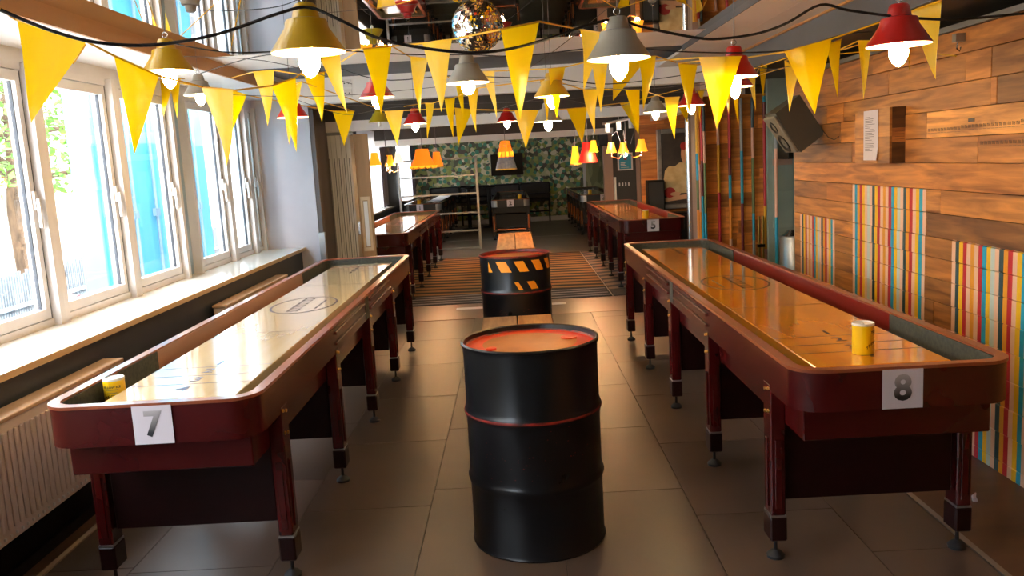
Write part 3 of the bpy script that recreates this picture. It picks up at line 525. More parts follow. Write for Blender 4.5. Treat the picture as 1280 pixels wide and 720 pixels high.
blob('robe', 'canvas_cream', [(-.2, -.42), (-.2, -.2), (-.17, -.02), (-.1, .05), (.0, .04), (.08, .1), (.2, .1), (.2, -.42)], -.002)
blob('face', 'canvas_skin', ell(.17, .24, .06, .15), -.004); blob('cap', 'canvas_red', ell(.16, .38, .06, .07), -.006)
blob('table_edge', 'canvas_skin', [(-.2, -.56), (-.2, -.49), (.2, -.44), (.2, -.52)], -.004); blob('fruit', 'canvas_red', ell(-.1, -.40, .1, .09), -.006); blob('hand', 'canvas_skin', ell(0, -.43, .09, .035), -.008)
cb = thing('cabinet', 'low black cabinet standing below the silver framed painting', 'cabinet', (2.72, 14.5, 0)); MB().bbox(-.22, .26, -.2, .2, .02, .60, .01).build('body', 'black_satin', cb); B(-.2, .24, -.215, -.2, .06, .57).build('door', 'black_paint', cb); B(-.2, .24, -.2, .2, 0, .02).build('plinth', 'rubber', cb)
ls = thing('floor_speaker', 'tall black speaker box against the far wood wall', 'speaker', (2.41, 14.6, 0)); MB().bbox(-.14, .14, -.14, .14, .01, 1.16, .012).build('body', 'black_satin', ls); B(-.12, .12, -.15, -.14, .06, 1.12).build('grille', 'rubber', ls); B(-.13, .13, -.13, .13, 0, .01).build('feet', 'rubber', ls)
# folding doors
fd = struct('door_2', B(-2.2, -1.72, 9.44, 9.47, 2.0, 2.03), 'steel')
for i in range(8):
    x = -2.185 + i * .054
    lf = B(x, x + .049, 9.44, 10.1, .02, 2.0).build('door_leaf', 'door_white', fd)
    B(x + .02, x + .025, 9.437, 9.44, .3 + (i % 2) * .25, 1.75).build('leaf_groove', 'gasket', lf)
MB().bbox(-.02, .02, 0, .03, 0, .14, .006).build('door_handle', 'frame_white', fd).location = (-2.2, 9.41, 1.12)
B(-1.745, -1.72, 9.43, 9.46, .9, 1.05).build('lock_plate', 'chrome', fd)
d3 = struct('door_3', MB().bbox(-1.715, -1.56, 9.40, 9.44, .02, 2.0, .004), 'door_wood')
MB().box(-1.69, -1.585, 9.388, 9.40, .72, .76).box(-1.69, -1.585, 9.388, 9.40, 1.28, 1.32).box(-1.69, -1.665, 9.388, 9.40, .76, 1.28).box(-1.61, -1.585, 9.388, 9.40, .76, 1.28).build('panel_moulding', 'sill_wood', d3); B(-1.66, -1.615, 9.392, 9.40, .77, 1.27).build('inset_panel', 'door_white', d3)
# ------------------------------------------------------------------ shuffleboard tables
TL = 4.64; HW = .388
def shuffle_table(label, x, y, num, body='mahogany', dark='mahogany_dark', board='maple', rail='rail_red', lining=True, black=False, group='shuffleboard tables'):
    T = thing('shuffleboard_table', label, 'game table', (x, y, 0), 0, group)
    out = rrect(HW, 0, TL, .115, 8); inn = rrect(HW - .034, .034, TL - .034, .085, 8)
    rim = MB().ring(out, inn, .695, .835).build('rim', body, T, True)
    MB().ring(rrect(HW + .004, -.004, TL + .004, .118, 8), rrect(HW - .036, .036, TL - .036, .083, 8), .835, .847).build('rim_cap', 'rim_wood' if not black else 'walnut', T, True)
    MB().prism(rrect(HW - .034, .034, TL - .034, .085, 8), .69, .735).build('gutter_floor', 'gutter', T)
    hi = HW - .0345
    for e in (0, 1):      # dark padded lining of both ends
        pts = [(hi, .94)] + [(hi - .085 + .085 * math.cos(t), .0345 + .085 + .085 * math.sin(t)) for t in [-PI / 2 * i / 8 for i in range(9)]]
        pts += [(-px, py) for px, py in reversed(pts)]
        if e: pts = [(px, TL - py) for px, py in pts]
        n = len(pts); ip = [(px * (hi - .008) / hi, py + (.008 if not e else -.008) * (1 if (py < .1 or py > TL - .1) else 0)) for px, py in pts]
        MB().add([(a, b, z) for z in (.735, .838) for l in (pts, ip) for a, b in l], [f for i in range(n - 1) for f in ((n + i, n + i + 1, 3 * n + i + 1, 3 * n + i), (2 * n + i, 2 * n + i + 1, 3 * n + i + 1, 3 * n + i))]).build('end_lining', 'gutter', T)
    for s in (-1, 1):
        B(min(s * hi, s * (hi - .006)), max(s * hi, s * (hi - .006)), .945, TL - .945, .735, .84).build('inner_rail', rail, T)
    pf = MB().bbox(-.25, .25, .20, 4.44, .735, .805, .003).build('playfield', board, T)
    ink = 'print_ink' if board == 'maple_pale' else 'print_brown'
    for k, yy in enumerate((.42, .56, .71, 1.46)):
        for e in (0, 1):
            q = yy if not e else TL - yy; B(-.25, .25, q - .002, q + .002, .805, .8056).build('foul_line', ink, pf)
    for k in range(4):
        for e in (0, 1):
            tm = text_mb(str(k + 1), .10, .0004, .001); q = (.775, .635, .49, .345)[k]
            sgn = -1 if e else 1; yo = TL - q if e else q
            xf(tm, lambda a, b, c: (sgn * a + .0, sgn * b + yo, .8056 + c)).build('number', ink, pf)
    oo = [(.2 * math.cos(2 * PI * i / 40), 2.32 + .31 * math.sin(2 * PI * i / 40)) for i in range(40)]; oi = [(.188 * math.cos(2 * PI * i / 40), 2.32 + .297 * math.sin(2 * PI * i / 40)) for i in range(40)]
    MB().ring(oo, oi, .805, .8058).build('logo_oval', ink, pf)
    lg = MB(); rr = random.Random(3); s = 1 if x > 0 else -1
    yy = 2.09
    while yy < 2.55:      # illegible block lettering of the oval emblem
        l = rr.uniform(.025, .05)
        lg.box(-.035 + .02 * s, .035 + .02 * s, yy, yy + .012, .805, .8057).box(-.035 + .02 * s, -.02 + .02 * s, yy, yy + l, .805, .8057).box(.02 + .02 * s, .035 + .02 * s, yy, yy + l * rr.uniform(.4, 1), .805, .8057); yy += l + .018
    yy = 2.15
    while yy < 2.48: l = rr.uniform(.02, .07); lg.box(-.105 * s - .006, -.105 * s + .006, yy, yy + l, .805, .8057); yy += l + .02
    lg.build('logo_lettering', ink, pf)
    # apron below the rim
    MB().bbox(-.335, .335, .085, TL - .085, .565, .695, .004).build('apron', body if not black else dark, T)
    for i in range(5):
        yc = .343 + i * 1.0372 - (0 if i < 4 else .0)
        MB().bbox(-.325, .325, yc - .015, yc + .015, .245, .565, .003).build('leg_panel', dark, T)
        for s in (-1, 1):
            x0, x1 = sorted((s * .332, s * .390)); g = MB().bbox(x0, x1, yc - .045, yc + .045, .19, .72, .005).build('leg', body, T)
            xo = s * .390; MB().bbox(min(xo, xo + s * .006), max(xo, xo + s * .006), yc - .012, yc + .012, .22, .50, .002).build('leg_strip', body if not black else 'copper', g)
            MB().bbox((x0 + x1) / 2 - .013, (x0 + x1) / 2 + .013, yc - .051, yc - .045, .22, .50, .002).build('leg_strip', body if not black else 'copper', g)
            MB().bbox(x0 - .004, x1 + .004, yc - .049, yc + .049, .085, .185, .006).build('leg_cuff', dark, g); B(x0 - .001, x1 + .001, yc - .047, yc + .047, .184, .191).build('cuff_line', 'steel' if not black else 'copper', g)
            MB().lathe([(0, 0), (.034, 0), (.036, .012), (.02, .028), (.008, .032), (.006, .086), (0, .086)], 16, ((x0 + x1) / 2, yc, 0)).build('levelling_foot', 'rubber', g, True)
            for by, bz in ((-.02, .70), (.02, .69), (-.02, .61), (.02, .60)):
                bo = MB().lathe([(.008, 0), (.006, .005), (0, .006)], 8).build('bolt', 'brass', g); bo.matrix_local = Matrix.Translation((xo, yc + by, bz)) @ Matrix.Rotation(s * PI / 2, 4, 'Y')
    for s in (-1, 1):
        xo = s * HW
        if not black:
            B(min(xo, xo + s * .004), max(xo, xo + s * .004), 2.27, 2.37, .70, .832).build('joint_plate', 'gutter', T)
            for a, b in ((1.35, 2.22), (2.42, 3.3)):
                for zc in (.80, .745): MB().bbox(min(xo, xo + s * .012), max(xo, xo + s * .012), a, b, zc - .008, zc + .008, .003).build('side_moulding', body, T)
        else:
            for k in range(2):
                for a in (1.0, 2.2, 3.4):
                    yc = a + k * .3; pts = [(xo + s * .003, yc + .13 * math.cos(t) , .765 + .035 * math.sin(t)) for t in [2 * PI * i / 20 for i in range(21)]]
                    MB().tube(pts, .006, 5, False).build('side_loop', 'copper', T)
    if black:
        for s in (-1, 1): MB().lathe([(.117, .70), (.121, .70), (.121, .83), (.117, .83)], 8, (s * (HW - .115), .115, 0), -PI / 2 if s > 0 else PI, 0 if s > 0 else 1.5 * PI).build('corner_cap', 'steel', T, True)
        MB().box(-.3, .3, .29, .297, .20, .225).build('leg_rail', 'copper', T)
    # number sheet taped on the near end
    sx = {'8': -.022, '7': .023, '5': .0, '6': -.04, '1': -.05, '2': 0, '3': .08}[num]
    sh = B(-.07, .07, -.0012, 0, -.07, .07).build('number_sheet', 'paper', T); sh.location = (sx, -.0055, .768)
    tm = text_mb(num, .125, .0005, .004); xf(tm, lambda a, b, c: (a, -.0018 - c, b)); tm.build('number', 'number_print', sh)
    return T
T8 = shuffle_table('dark red shuffleboard table in front of the striped plank wall, sheet numbered 8', 1.327, 2.86, '8')
T7 = shuffle_table('dark red shuffleboard table beside the window wall, sheet numbered 7', -1.343, 2.91, '7', board='maple_pale', rail='rail_wood')
T6 = shuffle_table('dark red shuffleboard table beyond the folding door, sheet numbered 6', -1.66, 9.92, '6', board='maple_pale', rail='rail_wood'); T6.location.z = .0095
T5 = shuffle_table('dark red shuffleboard table beyond the steel column, sheet numbered 5', 1.62, 10.02, '5'); T5.location.z = .0095
T1 = shuffle_table('black shuffleboard table at the far windows with sheet numbered 1', -1.89, 17.5, '1', 'black_paint', 'black_satin', 'walnut', 'walnut', black=True)
T2 = shuffle_table('black shuffleboard table in the middle of the far wallpapered room', -.08, 17.4, '2', 'black_paint', 'black_satin', 'walnut', 'walnut', black=True)
T3 = shuffle_table('black shuffleboard table at the right of the far wallpapered room', 1.76, 17.55, '3', 'black_paint', 'black_satin', 'maple_pale', 'walnut', black=True)
# a white board lying across table 1
tag(MB().bbox(-1.86, -1.56, 18.0, 22.0, .8475, .856, .002).build('white_board', 'white_paint'), 'long white cover board lying on the far black table by the windows', 'board')
# wax cans
def can(x, y, z, label, rz=0, detail=False):
    c = thing('wax_can', label, 'can', (x, y, z), rz, 'yellow powder cans on the tables')
    MB().lathe([(0, 0), (.040, 0), (.0405, .003), (.0405, .112), (0, .112)], 32).build('body', 'can_yellow', c, True)
    ld = MB().lathe([(.0405, .112), (.0415, .112), (.0415, .120), (.039, .122), (.037, .118), (0, .118)], 32).build('lid', 'can_lid', c, True)
    for a in (0, PI): B(-.006, .006, -.003, .003, .118, .1186).build('shaker_hole', 'print_black', ld).location = (.02 * math.cos(a), .02 * math.sin(a), 0)
    if detail:
        R = .0409
        def wrap(mb, z0, arc=0): return xf(mb, lambda a, b, k: ((R + k) * math.sin(a / R), -(R + k) * math.cos(a / R), z0 + b - arc * a * a))
        wrap(text_mb('YELLOW ICE', .0125, .0002, .0003), .088).build('lettering', 'print_black', c)
        wrap(text_mb('TRIPLE CROWN', .0155, .0002, .0003), .052, 9).build('lettering', 'print_black', c)
        for z0, w_ in ((.078, .05), (.0655, .04)): wrap(MB().add([(-w_ / 2 + w_ * i / 12, zz, 0) for zz in (-.001, .001) for i in range(13)], [(i, i + 1, 14 + i, 13 + i) for i in range(12)]), z0).build('print_line', 'print_grey', c)
        n = 24; wrap(MB().add([(0, 0, 0)] + [(.031 * math.cos(2 * PI * i / n), .017 * math.sin(2 * PI * i / n), 0) for i in range(n)], [(0, 1 + i, 1 + (i + 1) % n) for i in range(n)]), .028).build('white_oval', 'can_white', c)
        wrap(MB().add([(-.009, -.006, .0003), (.009, -.006, .0003), (.012, .008, .0003), (.005, .002, .0003), (0, .010, .0003), (-.005, .002, .0003), (-.012, .008, .0003)], [(0, 1, 2, 3), (0, 3, 5), (3, 4, 5), (0, 5, 6)]), .028).build('crown_mark', 'print_black', c)
can(-1.635, 3.30, .735, 'yellow powder can in the gutter of table 7 by the radiator', .15, True)
can(1.325, 3.24, .8055, 'yellow powder can on the playfield of table 8', 1.25, True)
can(-1.86, 10.35, .815, 'small yellow can on the red table beyond the folding door'); can(1.60, 10.45, .815, 'small yellow can on the red table beyond the steel column')
can(-1.99, 17.85, .8055, 'tiny yellow can on the far table beside the white board'); can(.12, 17.8, .8055, 'tiny yellow can on the middle far table'); can(1.62, 18.2, .8055, 'tiny yellow can on the right far table')
# ------------------------------------------------------------------ drums and benches
def drum(x, y, label, hazard=False, rz=0):
    d = thing('oil_drum', label, 'drum', (x, y, 0), rz, 'black oil drums in a row down the aisle')
    r = .284; pr = [(0, .012), (r - .004, .012), (r + .003, 0), (r + .006, .008), (r, .022)]
    for zc in (.295, .585): pr += [(r, zc - .03), (r + .006, zc - .012), (r + .010, zc), (r + .006, zc + .012), (r, zc + .03)]
    pr += [(r, .862)]
    MB().lathe(pr, 64).build('shell', 'drum_black', d, True)
    MB().lathe([(r, .862), (r + .008, .864), (r + .009, .874), (r + .003, .880), (r - .004, .876), (r - .006, .852)], 64).build('rim', 'drum_black' if not hazard else 'drum_wear', d, True)
    lid = MB().lathe([(r - .005, .853), (r - .03, .848), (.24, .853), (.0, .855)], 48).build('lid', 'drum_lid', d, True)
    MB().lathe([(.2, .8548), (.19, .8563), (0, .8568)], 40).build('lid_centre', 'drum_lid_centre', lid, True)
    MB().lathe([(r - .0062, .858), (r - .008, .856), (r - .012, .851), (r - .0055, .85)], 48).build('lid_seam', 'drum_wear', lid, True)
    for bx, by, br in ((.17, .05, .035), (-.16, -.1, .022)): MB().lathe([(br, .852), (br, .862), (br * .7, .864), (0, .862)], 16, (bx, by, 0)).build('bung', 'drum_lid', lid, True)
    for zc in (.585,): MB().lathe([(r + .0095, zc - .006), (r + .0112, zc), (r + .0095, zc + .006)], 64).build('rib_wear', 'drum_wear', d, True)
    sp = MB(); rr = random.Random(int(x * 100) + 5)
    for k in range(46):
        a = -PI / 2 + rr.uniform(-.9, .9); zz = rr.choice([.43 + rr.gauss(0, .012), rr.uniform(.3, .56)]); s = rr.uniform(.0015, .005); q = r + .0008
        sp.add([(q * math.cos(a + da), q * math.sin(a + da), zz + dz) for da, dz in ((-s / r, 0), (0, -s * .5), (s / r, 0), (0, s * .6))], [(0, 1, 2, 3)])
    tag(sp.build('paint_chips', 'drum_wear', d), kind='stuff')
    if hazard:
        q = r + .0012
        def band(m, top, bot, n, tri):
            k = 5; rows = [[(t[0] + (b_[0] - t[0]) * j / k, t[1] + (b_[1] - t[1]) * j / k) for t, b_ in zip(top, bot)] for j in range(k + 1)]
            m.add([(q * math.cos(a), q * math.sin(a), z) for rw in rows for a, z in rw], [(j * (n + 1) + i, j * (n + 1) + i + 1, (j + 1) * (n + 1) + i + 1, (j + 1) * (n + 1) + i) for j in range(k) for i in range(n)])
        def stripe(a0, w_, z0, z1, sk, tri=False):
            m = MB(); n = 5; top = [(a0 + w_ * i / n, z1) for i in range(n + 1)]; bot = [(a0 + sk + w_ * i / n, z0) for i in range(n + 1)]
            if tri: top = [(a0, z1)] * (n + 1); bot = [(a0 + w_ * i / n, z0) for i in range(n + 1)]
            band(m, top, bot, n, tri)
            return m.build('hazard_stripe', 'hazard', d)
        def aa(px): return -PI / 2 + math.asin(max(-1, min(1, (px - 643) / 43)))
        stripe(aa(611), .15, .755, .84, 0, True)
        for p0, p1 in ((620, 632), (641.5, 653), (662.5, 672), (678, 683)): stripe(aa(p0), aa(p1) - aa(p0), .755, .84, .16)
        for p0, p1 in ((641, 646), (656, 665)): stripe(aa(p0), aa(p1) - aa(p0), .585 + .022, .585 + .09, .14)
    return d
drum(.032, 3.535, 'near black oil drum with worn orange lid in the middle of the aisle')
drum(-.022, 6.90, 'black oil drum with orange hazard stripes behind the near drum', True)
def bench(x, y0, y1, label, half):
    b = thing('bench', label, 'bench', (x, y0, 0), 0, 'plank benches between the drums'); L = y1 - y0
    for k, (a, c) in enumerate(((-.265, -.004), (.004, .265))):
        p = MB().bbox(a, c, 0, L, .378, .42, .005).build('plank', 'bench_wood', b); p.color = ((.85, .85, .85, 1), (1.1, .9, .6, 1))[k]
    for yy in ((.15, L - .2) if not half else (.2,)):
        f = MB().box(-.22, .22, yy, yy + .05, .33, .378).build('cross_bar', 'black_paint', b)
        for s in (-1, 1): MB().bbox(s * .2 - .02, s * .2 + .02, yy + .005, yy + .045, 0, .33, .003).build('leg', 'black_paint', b)
    if half:
        hd_ = MB().lathe([(0, 0), (.29, 0), (.296, .01), (.29, .02), (.29, .20), (.298, .215), (.29, .23), (.29, .39), (.297, .405), (.288, .41), (.285, .395), (0, .395)], 40, (0, L - .02, 0)).build('half_drum', mat('drum_blue', '#1c2530', '#28323e', (5, 5, 5), .35), b, True)
    return b
bench(-.025, 4.05, 6.55, 'two-plank wooden bench between the near drum and the hazard-striped drum', False)
bench(-.02, 11.6, 14.25, 'two-plank wooden bench beyond the hazard-striped drum resting on a cut dark drum', True).location.z = .0095
# ------------------------------------------------------------------ pendant lamps
def pendant(i, c, x, y, z, lit):
    where = ['near yellow enamel pendant lamp over table 7', 'yellow enamel pendant lamp nearest the windows', 'large grey enamel pendant lamp above the aisle', 'red enamel pendant lamp beside the plank wall', 'grey enamel pendant lamp below the mirror ball',
             'red enamel pendant lamp over the far half of table 7', 'small red pendant lamp before the white header left of the aisle', 'unlit olive yellow pendant lamp near the folding door', 'small red pendant lamp over the aisle at the beam', 'yellow pendant lamp just right of the mirror ball',
             'small grey pendant lamp behind the yellow one over the aisle', 'small grey pendant lamp left of the steel column', 'red pendant lamp beside the steel column', 'red pendant lamp behind the big pennant over table 8', 'red pendant lamp half hidden behind another red one over table 8',
             'red pendant lamp almost hidden by pennants near the pier', 'grey pendant lamp behind the yellow one at the windows'][i]
    p = thing('pendant_lamp', where, 'lamp', (x, y, z), 0, 'enamel pendant lamps on the cables')
    MB().lathe([(.0975, 0), (.0985, .003), (.0960, .007), (.0580, .064), (.0560, .078), (.0530, .084), (.0370, .088), (.0300, .120), (.0250, .126), (0, .127)], 32).build('shade', 'lamp_' + c, p, True, 30)
    MB().lathe([(.0968, .0005), (.0945, .006), (.0565, .063), (.0545, .076), (.034, .080), (0, .081)], 24).build('liner', 'lamp_liner', p, True, 30)
    if lit: MB().lathe([(0, -.052), (.012, -.050), (.024, -.040), (.0305, -.024), (.030, -.008), (.022, .016), (.015, .036), (.013, .05)] if i == 4 else [(0, -.066), (.008, -.063), (.018, -.053), (.0265, -.036), (.029, -.02), (.026, .0), (.019, .024), (.013, .05)], 14).build('bulb', 'bulb', p, True)
    else: MB().lathe([(0, -.04), (.012, -.038), (.016, -.02), (.014, .0), (.013, .05)], 12).build('bulb', 'bulb_off', p, True)
    MB().cyl((0, 0), .015, .045, .08, 10).build('socket', 'black_satin', p)
    hk = MB().tube([(.010 * math.cos(t), 0, .142 + .010 * math.sin(t)) for t in [2 * PI * k / 14 for k in range(15)]], .0016, 5, False).tube([(0, 0, .126), (0, 0, .133)], .002, 5); hk.build('hook', 'chrome', p, True)
    if z < 2.3: MB().tube([(0, 0, .150), (0, 0, 2.45 - z if y < 6 else 2.44 - z)], .0012, 4).build('suspension_wire', 'wire_grey', p)
for i, l in enumerate(LAMPS): pendant(i, *l)
# ------------------------------------------------------------------ cables
cl = ['thick black festoon cable sagging across the front of the room', 'dark cable behind the front lamps running from the windows to the plank wall', 'dark cable over the middle of the near tables', 'thin cable along the small lamps before the header', 'thin grey wire crossing behind the pennants', 'thin straight wire spanning the room near the beam', 'short grey wire by the window lamp', 'thin slanting wire right of the mirror ball']
for i, c in enumerate(CABLES):
    pts = []
    P = [Vector(p) for p in c]
    for k in range(len(P) - 1):
        a = P[max(k - 1, 0)]; b = P[k]; d = P[k + 1]; e = P[min(k + 2, len(P) - 1)]
        for t in [j / 5 for j in range(5)]: pts.append(.5 * ((2 * b) + (d - a) * t + (2 * a - 5 * b + 4 * d - e) * t * t + (-a + 3 * b - 3 * d + e) * t ** 3))
    pts.append(P[-1]); pts = [Vector((p.x, p.y, min(p.z, 2.44))) for p in pts]
    tag(MB().tube(pts, .0045 if i == 0 else .003 if i < 3 else .0018, 6).build('cable', 'cable_black' if i < 3 else 'wire_grey', None, True), cl[i], 'cable', 'cables strung under the ceiling')
# ------------------------------------------------------------------ bunting
bl = ['front string of large yellow pennants from the left windows to the mid ceiling', 'string of small yellow pennants behind the near yellow lamp', 'far string of yellow pennants in front of the header', 'string of yellow pennants around the grey lamp below the mirror ball', 'string of yellow pennants over the aisle and the steel column', 'string of large yellow pennants on the right ending by the plank wall', 'string of narrow yellow pennants along the plank wall']
for si, (fl, a, b) in enumerate(STRINGS):
    o = thing('bunting', bl[si], 'bunting', tuple(fl[0][0]), 0, 'yellow bunting strings'); O = Vector(fl[0][0])
    fl = sorted(fl, key=lambda f: f[0][0]); path = [Vector(a)]
    for f in fl:
        l, r, t = [Vector((p[0], p[1], min(p[2], 2.43))) for p in f]; path += [l, r]
        n = 6; vs = []; fs = []; nrm = (r - l).cross(t - l).normalized(); amp = random.uniform(-.012, .012); ph = random.uniform(0, 3)
        for k in range(n + 1):
            q = k / n; aL = l.lerp(t, q); aR = r.lerp(t, q)
            for j in range(5):
                u = j / 4; pnt = aL.lerp(aR, u) + nrm * (amp * math.sin(q * 4 + ph) + .014 * (1 - q) * math.sin(u * PI) * (1 if amp > 0 else -1)); vs.append(pnt - O)
        for k in range(n):
            for j in range(4): fs.append((k * 5 + j, k * 5 + j + 1, (k + 1) * 5 + j + 1, (k + 1) * 5 + j))
        MB().add(vs, fs).build('pennant', 'pennant', o, True)
    path.append(Vector(b)); path = [Vector((p.x, p.y, min(p.z, 2.435))) - O for p in path]
    MB().tube(path, .0035, 5).build('cord', 'rope_yellow', o, True)
    if si == 0:
        MB().tube([Vector(p) - O for p in ((-1.49, 2.7, 2.06), (-1.36, 2.75, 2.0), (-1.33, 2.78, 2.06))], .003, 5).build('cord_tie', 'rope_yellow', o)
# ------------------------------------------------------------------ mirror ball (half ball fixed to the ceiling)
mbx = thing('mirror_ball', 'half mirror ball of small square facets fixed to the mirrored ceiling', 'mirror ball', (-.166, 5.40, 2.45))
rr = random.Random(4); tl = MB(); R0 = .158
for k in range(13):
    t0 = PI / 2 * k / 13; t1 = PI / 2 * (k + 1) / 13; n = max(4, int(64 * math.cos((t0 + t1) / 2)))
    for i in range(n):
        a0 = 2 * PI * (i + .06) / n; a1 = 2 * PI * (i + .94) / n; tt0 = t0 + .004; tt1 = t1 - .004; q = [R0 * (1 + rr.uniform(-.008, .008)) for _ in range(4)]
        tl.add([(q[j] * math.cos(t) * math.cos(a), q[j] * math.cos(t) * math.sin(a), -q[j] * math.sin(t)) for j, (t, a) in enumerate(((tt0, a0), (tt0, a1), (tt1, a1), (tt1, a0)))], [(0, 1, 2, 3)])
tag(tl.build('facets', 'disco', mbx), kind='stuff')
MB().lathe([(R0 * .985 * math.cos(t), -R0 * .985 * math.sin(t)) for t in [PI / 2 * i / 12 for i in range(13)]], 32).build('core', 'print_black', mbx, True)
MB().lathe([(.012, 0), (.014, -.004), (0, -.006)], 10, (0, 0, -R0)).build('end_cap', 'chrome', mbx)
# ------------------------------------------------------------------ plank-wall fittings
bx = thing('notice_box', 'shallow wooden box on the plank wall with a paper notice', 'box', (2.178, 4.97, 1.485))
for k, (z0, z1) in enumerate(((0, .155), (.157, .32))):
    for a, b in ((0, .16), (.162, .335), (.337, .495)):
        p = B(0, .014, a, b, z0, z1).build('board', 'plank_wood', bx); q = random.uniform(.7, 1.3); p.color = (q, q * .95, q * .8, 1)
for k, (z0, z1, t) in enumerate(((0, .12, .22), (.121, .2, .9), (.201, .32, .25))): p = B(.014, .094, 0, .014, z0, z1).build('side_board', 'plank_wood', bx); p.color = (t, t * .8, t * .7, 1)
B(.014, .094, .014, .495, 0, .012).build('bottom_board', 'plank_wood', bx); B(.014, .094, .014, .495, .308, .32).build('top_board', 'plank_wood', bx)
tag(MB().box(.03, .085, -.0008, 0, .135, .137).box(.03, .085, -.0008, 0, .150, .152).box(.03, .085, -.0008, 0, .165, .167).box(.03, .085, -.0008, 0, .18, .182).build('stamp_print', 'print_brown', bx), kind='stuff')
pp = thing('paper_notice', 'white printed paper sheet pinned to the wooden box', 'paper', (2.1765, 5.12, 1.503))
MB().add([(-.001 - (.012 if (i == 0 and j == 0) else 0), .21 * j / 3, .297 * i / 4) for i in range(5) for j in range(4)], [(i * 4 + j, i * 4 + j + 1, i * 4 + j + 5, i * 4 + j + 4) for i in range(4) for j in range(3)]).build('sheet', 'paper', pp)
ln = MB(); rr = random.Random(9)
for k in range(20):
    zz = .255 - k * .0105; ln.box(-.0022, -.0012, .19 - rr.uniform(.1, .15) if k % 6 else .12, .185, zz, zz + .0035)
tag(ln.build('text_lines', 'print_grey', pp), kind='stuff')
sk = thing('wall_speaker', 'grey wall speaker tilted down at the far end of the plank wall', 'speaker', (2.17, 6.35, 1.62))
s1 = MB().prism([(-.10, -.12), (.13, -.08), (.13, .08), (-.10, .12)], 0, .34).build('cabinet', 'speaker_grey', sk); s2 = MB().bbox(-.128, -.10, -.115, .115, .015, .325, .008).build('baffle', 'speaker_grille', sk)
for z_, r_ in ((.10, .075), (.24, .05)): q = MB().lathe([(r_, 0), (r_ * .9, .006), (r_ * .3, -.004), (0, .002)], 20).build('driver', 'black_satin', s2, True); q.matrix_local = Matrix.Translation((-.128, 0, z_)) @ Matrix.Rotation(-PI / 2, 4, 'Y')
MB().tube([(.1, 0, .17), (.16, .1, .2)], .012, 6).build('bracket', 'black_satin', sk); sk.rotation_euler = (0, math.radians(-33), math.radians(2))
pb = thing('amplifier_box', 'black amplifier box hanging in the recess below the wall speaker', 'box', (2.475, 7.78, 1.50)); MB().bbox(-.02, .2, -.12, .18, 0, .46, .006).build('body', 'black_satin', pb); MB().cyl((0, 0), .006, 0, .004, 8).build('status_light', 'frame_white', pb).matrix_local = Matrix.Translation((.12, -.12, .12)) @ Matrix.Rotation(PI / 2, 4, 'X')
tag(MB().tube([(2.258, 5.95, 1.66), (2.245, 6.0, 1.64), (2.24, 6.1, 1.66), (2.23, 6.2, 1.72)], .003, 5).build('speaker_lead', 'cable_black', None, True), 'short black lead hanging from the wall speaker', 'cable')
cbk = thing('hook_bracket', 'small steel hook bracket under the wall top trim', 'bracket', (2.24, 4.33, 2.06)); B(-.02, .03, 0, .04, .02, .06).build('plate', 'steel', cbk); MB().tube([(0, .02, .02), (-.005, .02, -.01), (.01, .02, -.025), (.015, .02, -.005)], .004, 6).build('hook', 'chrome', cbk)
tag(MB().tube([(1.985, 3.62, .006), (2.0, 3.66, .008), (2.03, 3.70, .006)], [.012, .009, .003], 6).build('crumpled_paper', 'paper', None, True), 'scrap of white paper on the floor by the plank wall', 'paper')
# ------------------------------------------------------------------ lamps, furniture and fittings of the far rooms
def glow(o, loc, power, col=(1, .62, .28)):
    l = bpy.data.lights.new('lamp_light', 'POINT'); l.energy = power; l.color = col; l.shadow_soft_size = .03; q = bpy.data.objects.new('lamp_light', l); COL.objects.link(q); q.parent = o; q.location = loc
def bell(o, x, y, z, r, h, m, fr=None):
    s = MB().lathe([(r, 0), (r * .93, h * .12), (r * .62, h * .6), (r * .5, h), (r * .48, h), (r * .6, h * .6), (r * .9, h * .12), (r * .98, 0)], 20, (x, y, z)).build('lamp_shade', m, o, True)
    if fr: MB().lathe([(r, 0), (r * 1.03, -.02), (r * 1.0, -.02), (r * .97, 0)], 20, (x, y, z)).build('fringe', fr, s)
    return s
def chandelier(loc, shades, label, drop):
    o = thing('chandelier', label, 'chandelier', loc, 0, 'chandeliers in the far rooms')
    MB().tube([(0, 0, .1), (0, 0, drop)], .006, 6).build('stem', 'wire_grey', o); MB().lathe([(0, drop - .03), (.05, drop - .03), (.02, drop), (0, drop)], 12).build('canopy', 'wire_grey', o)
    MB().lathe([(.0, -.12), (.02, -.1), (.008, 0), (.018, .08), (0, .12)], 12).build('body', 'chrome', o, True)
    for x, y, z, m, r, h in shades:
        a = MB().tube([(0, 0, -.02), (x * .5, y * .5, -.13), (x, y, -.10), (x, y, z)], .005, 6).build('arm', 'chrome', o, True); bell(o, x, y, z, r, h, m); glow(o, (x, y, z - .01), 6)
        MB().tube([(x * .3, y * .3, .05), (x * .6, y * .6, .22), (x * .95, y * .95, .16)], .004, 5).build('scroll', 'wire_grey', a)
    return o
chandelier((1.46, 11.0, 1.70), [(-.185, 0, -.05, 'shade_amber', .07, .13), (-.04, -.05, -.06, 'shade_orange', .07, .13), (.2, 0, -.055, 'shade_amber', .08, .155)], 'three amber shades chandelier before the far door on the right', .86)
chandelier((-1.72, 11.8, 1.68), [(-.13, -.2, -.02, 'shade_amber', .09, .17), (.03, .1, -.04, 'shade_amber', .075, .15), (.15, .1, 0, 'shade_cream', .07, .14)], 'chandelier with amber and cream shades beside the far left window', .88)
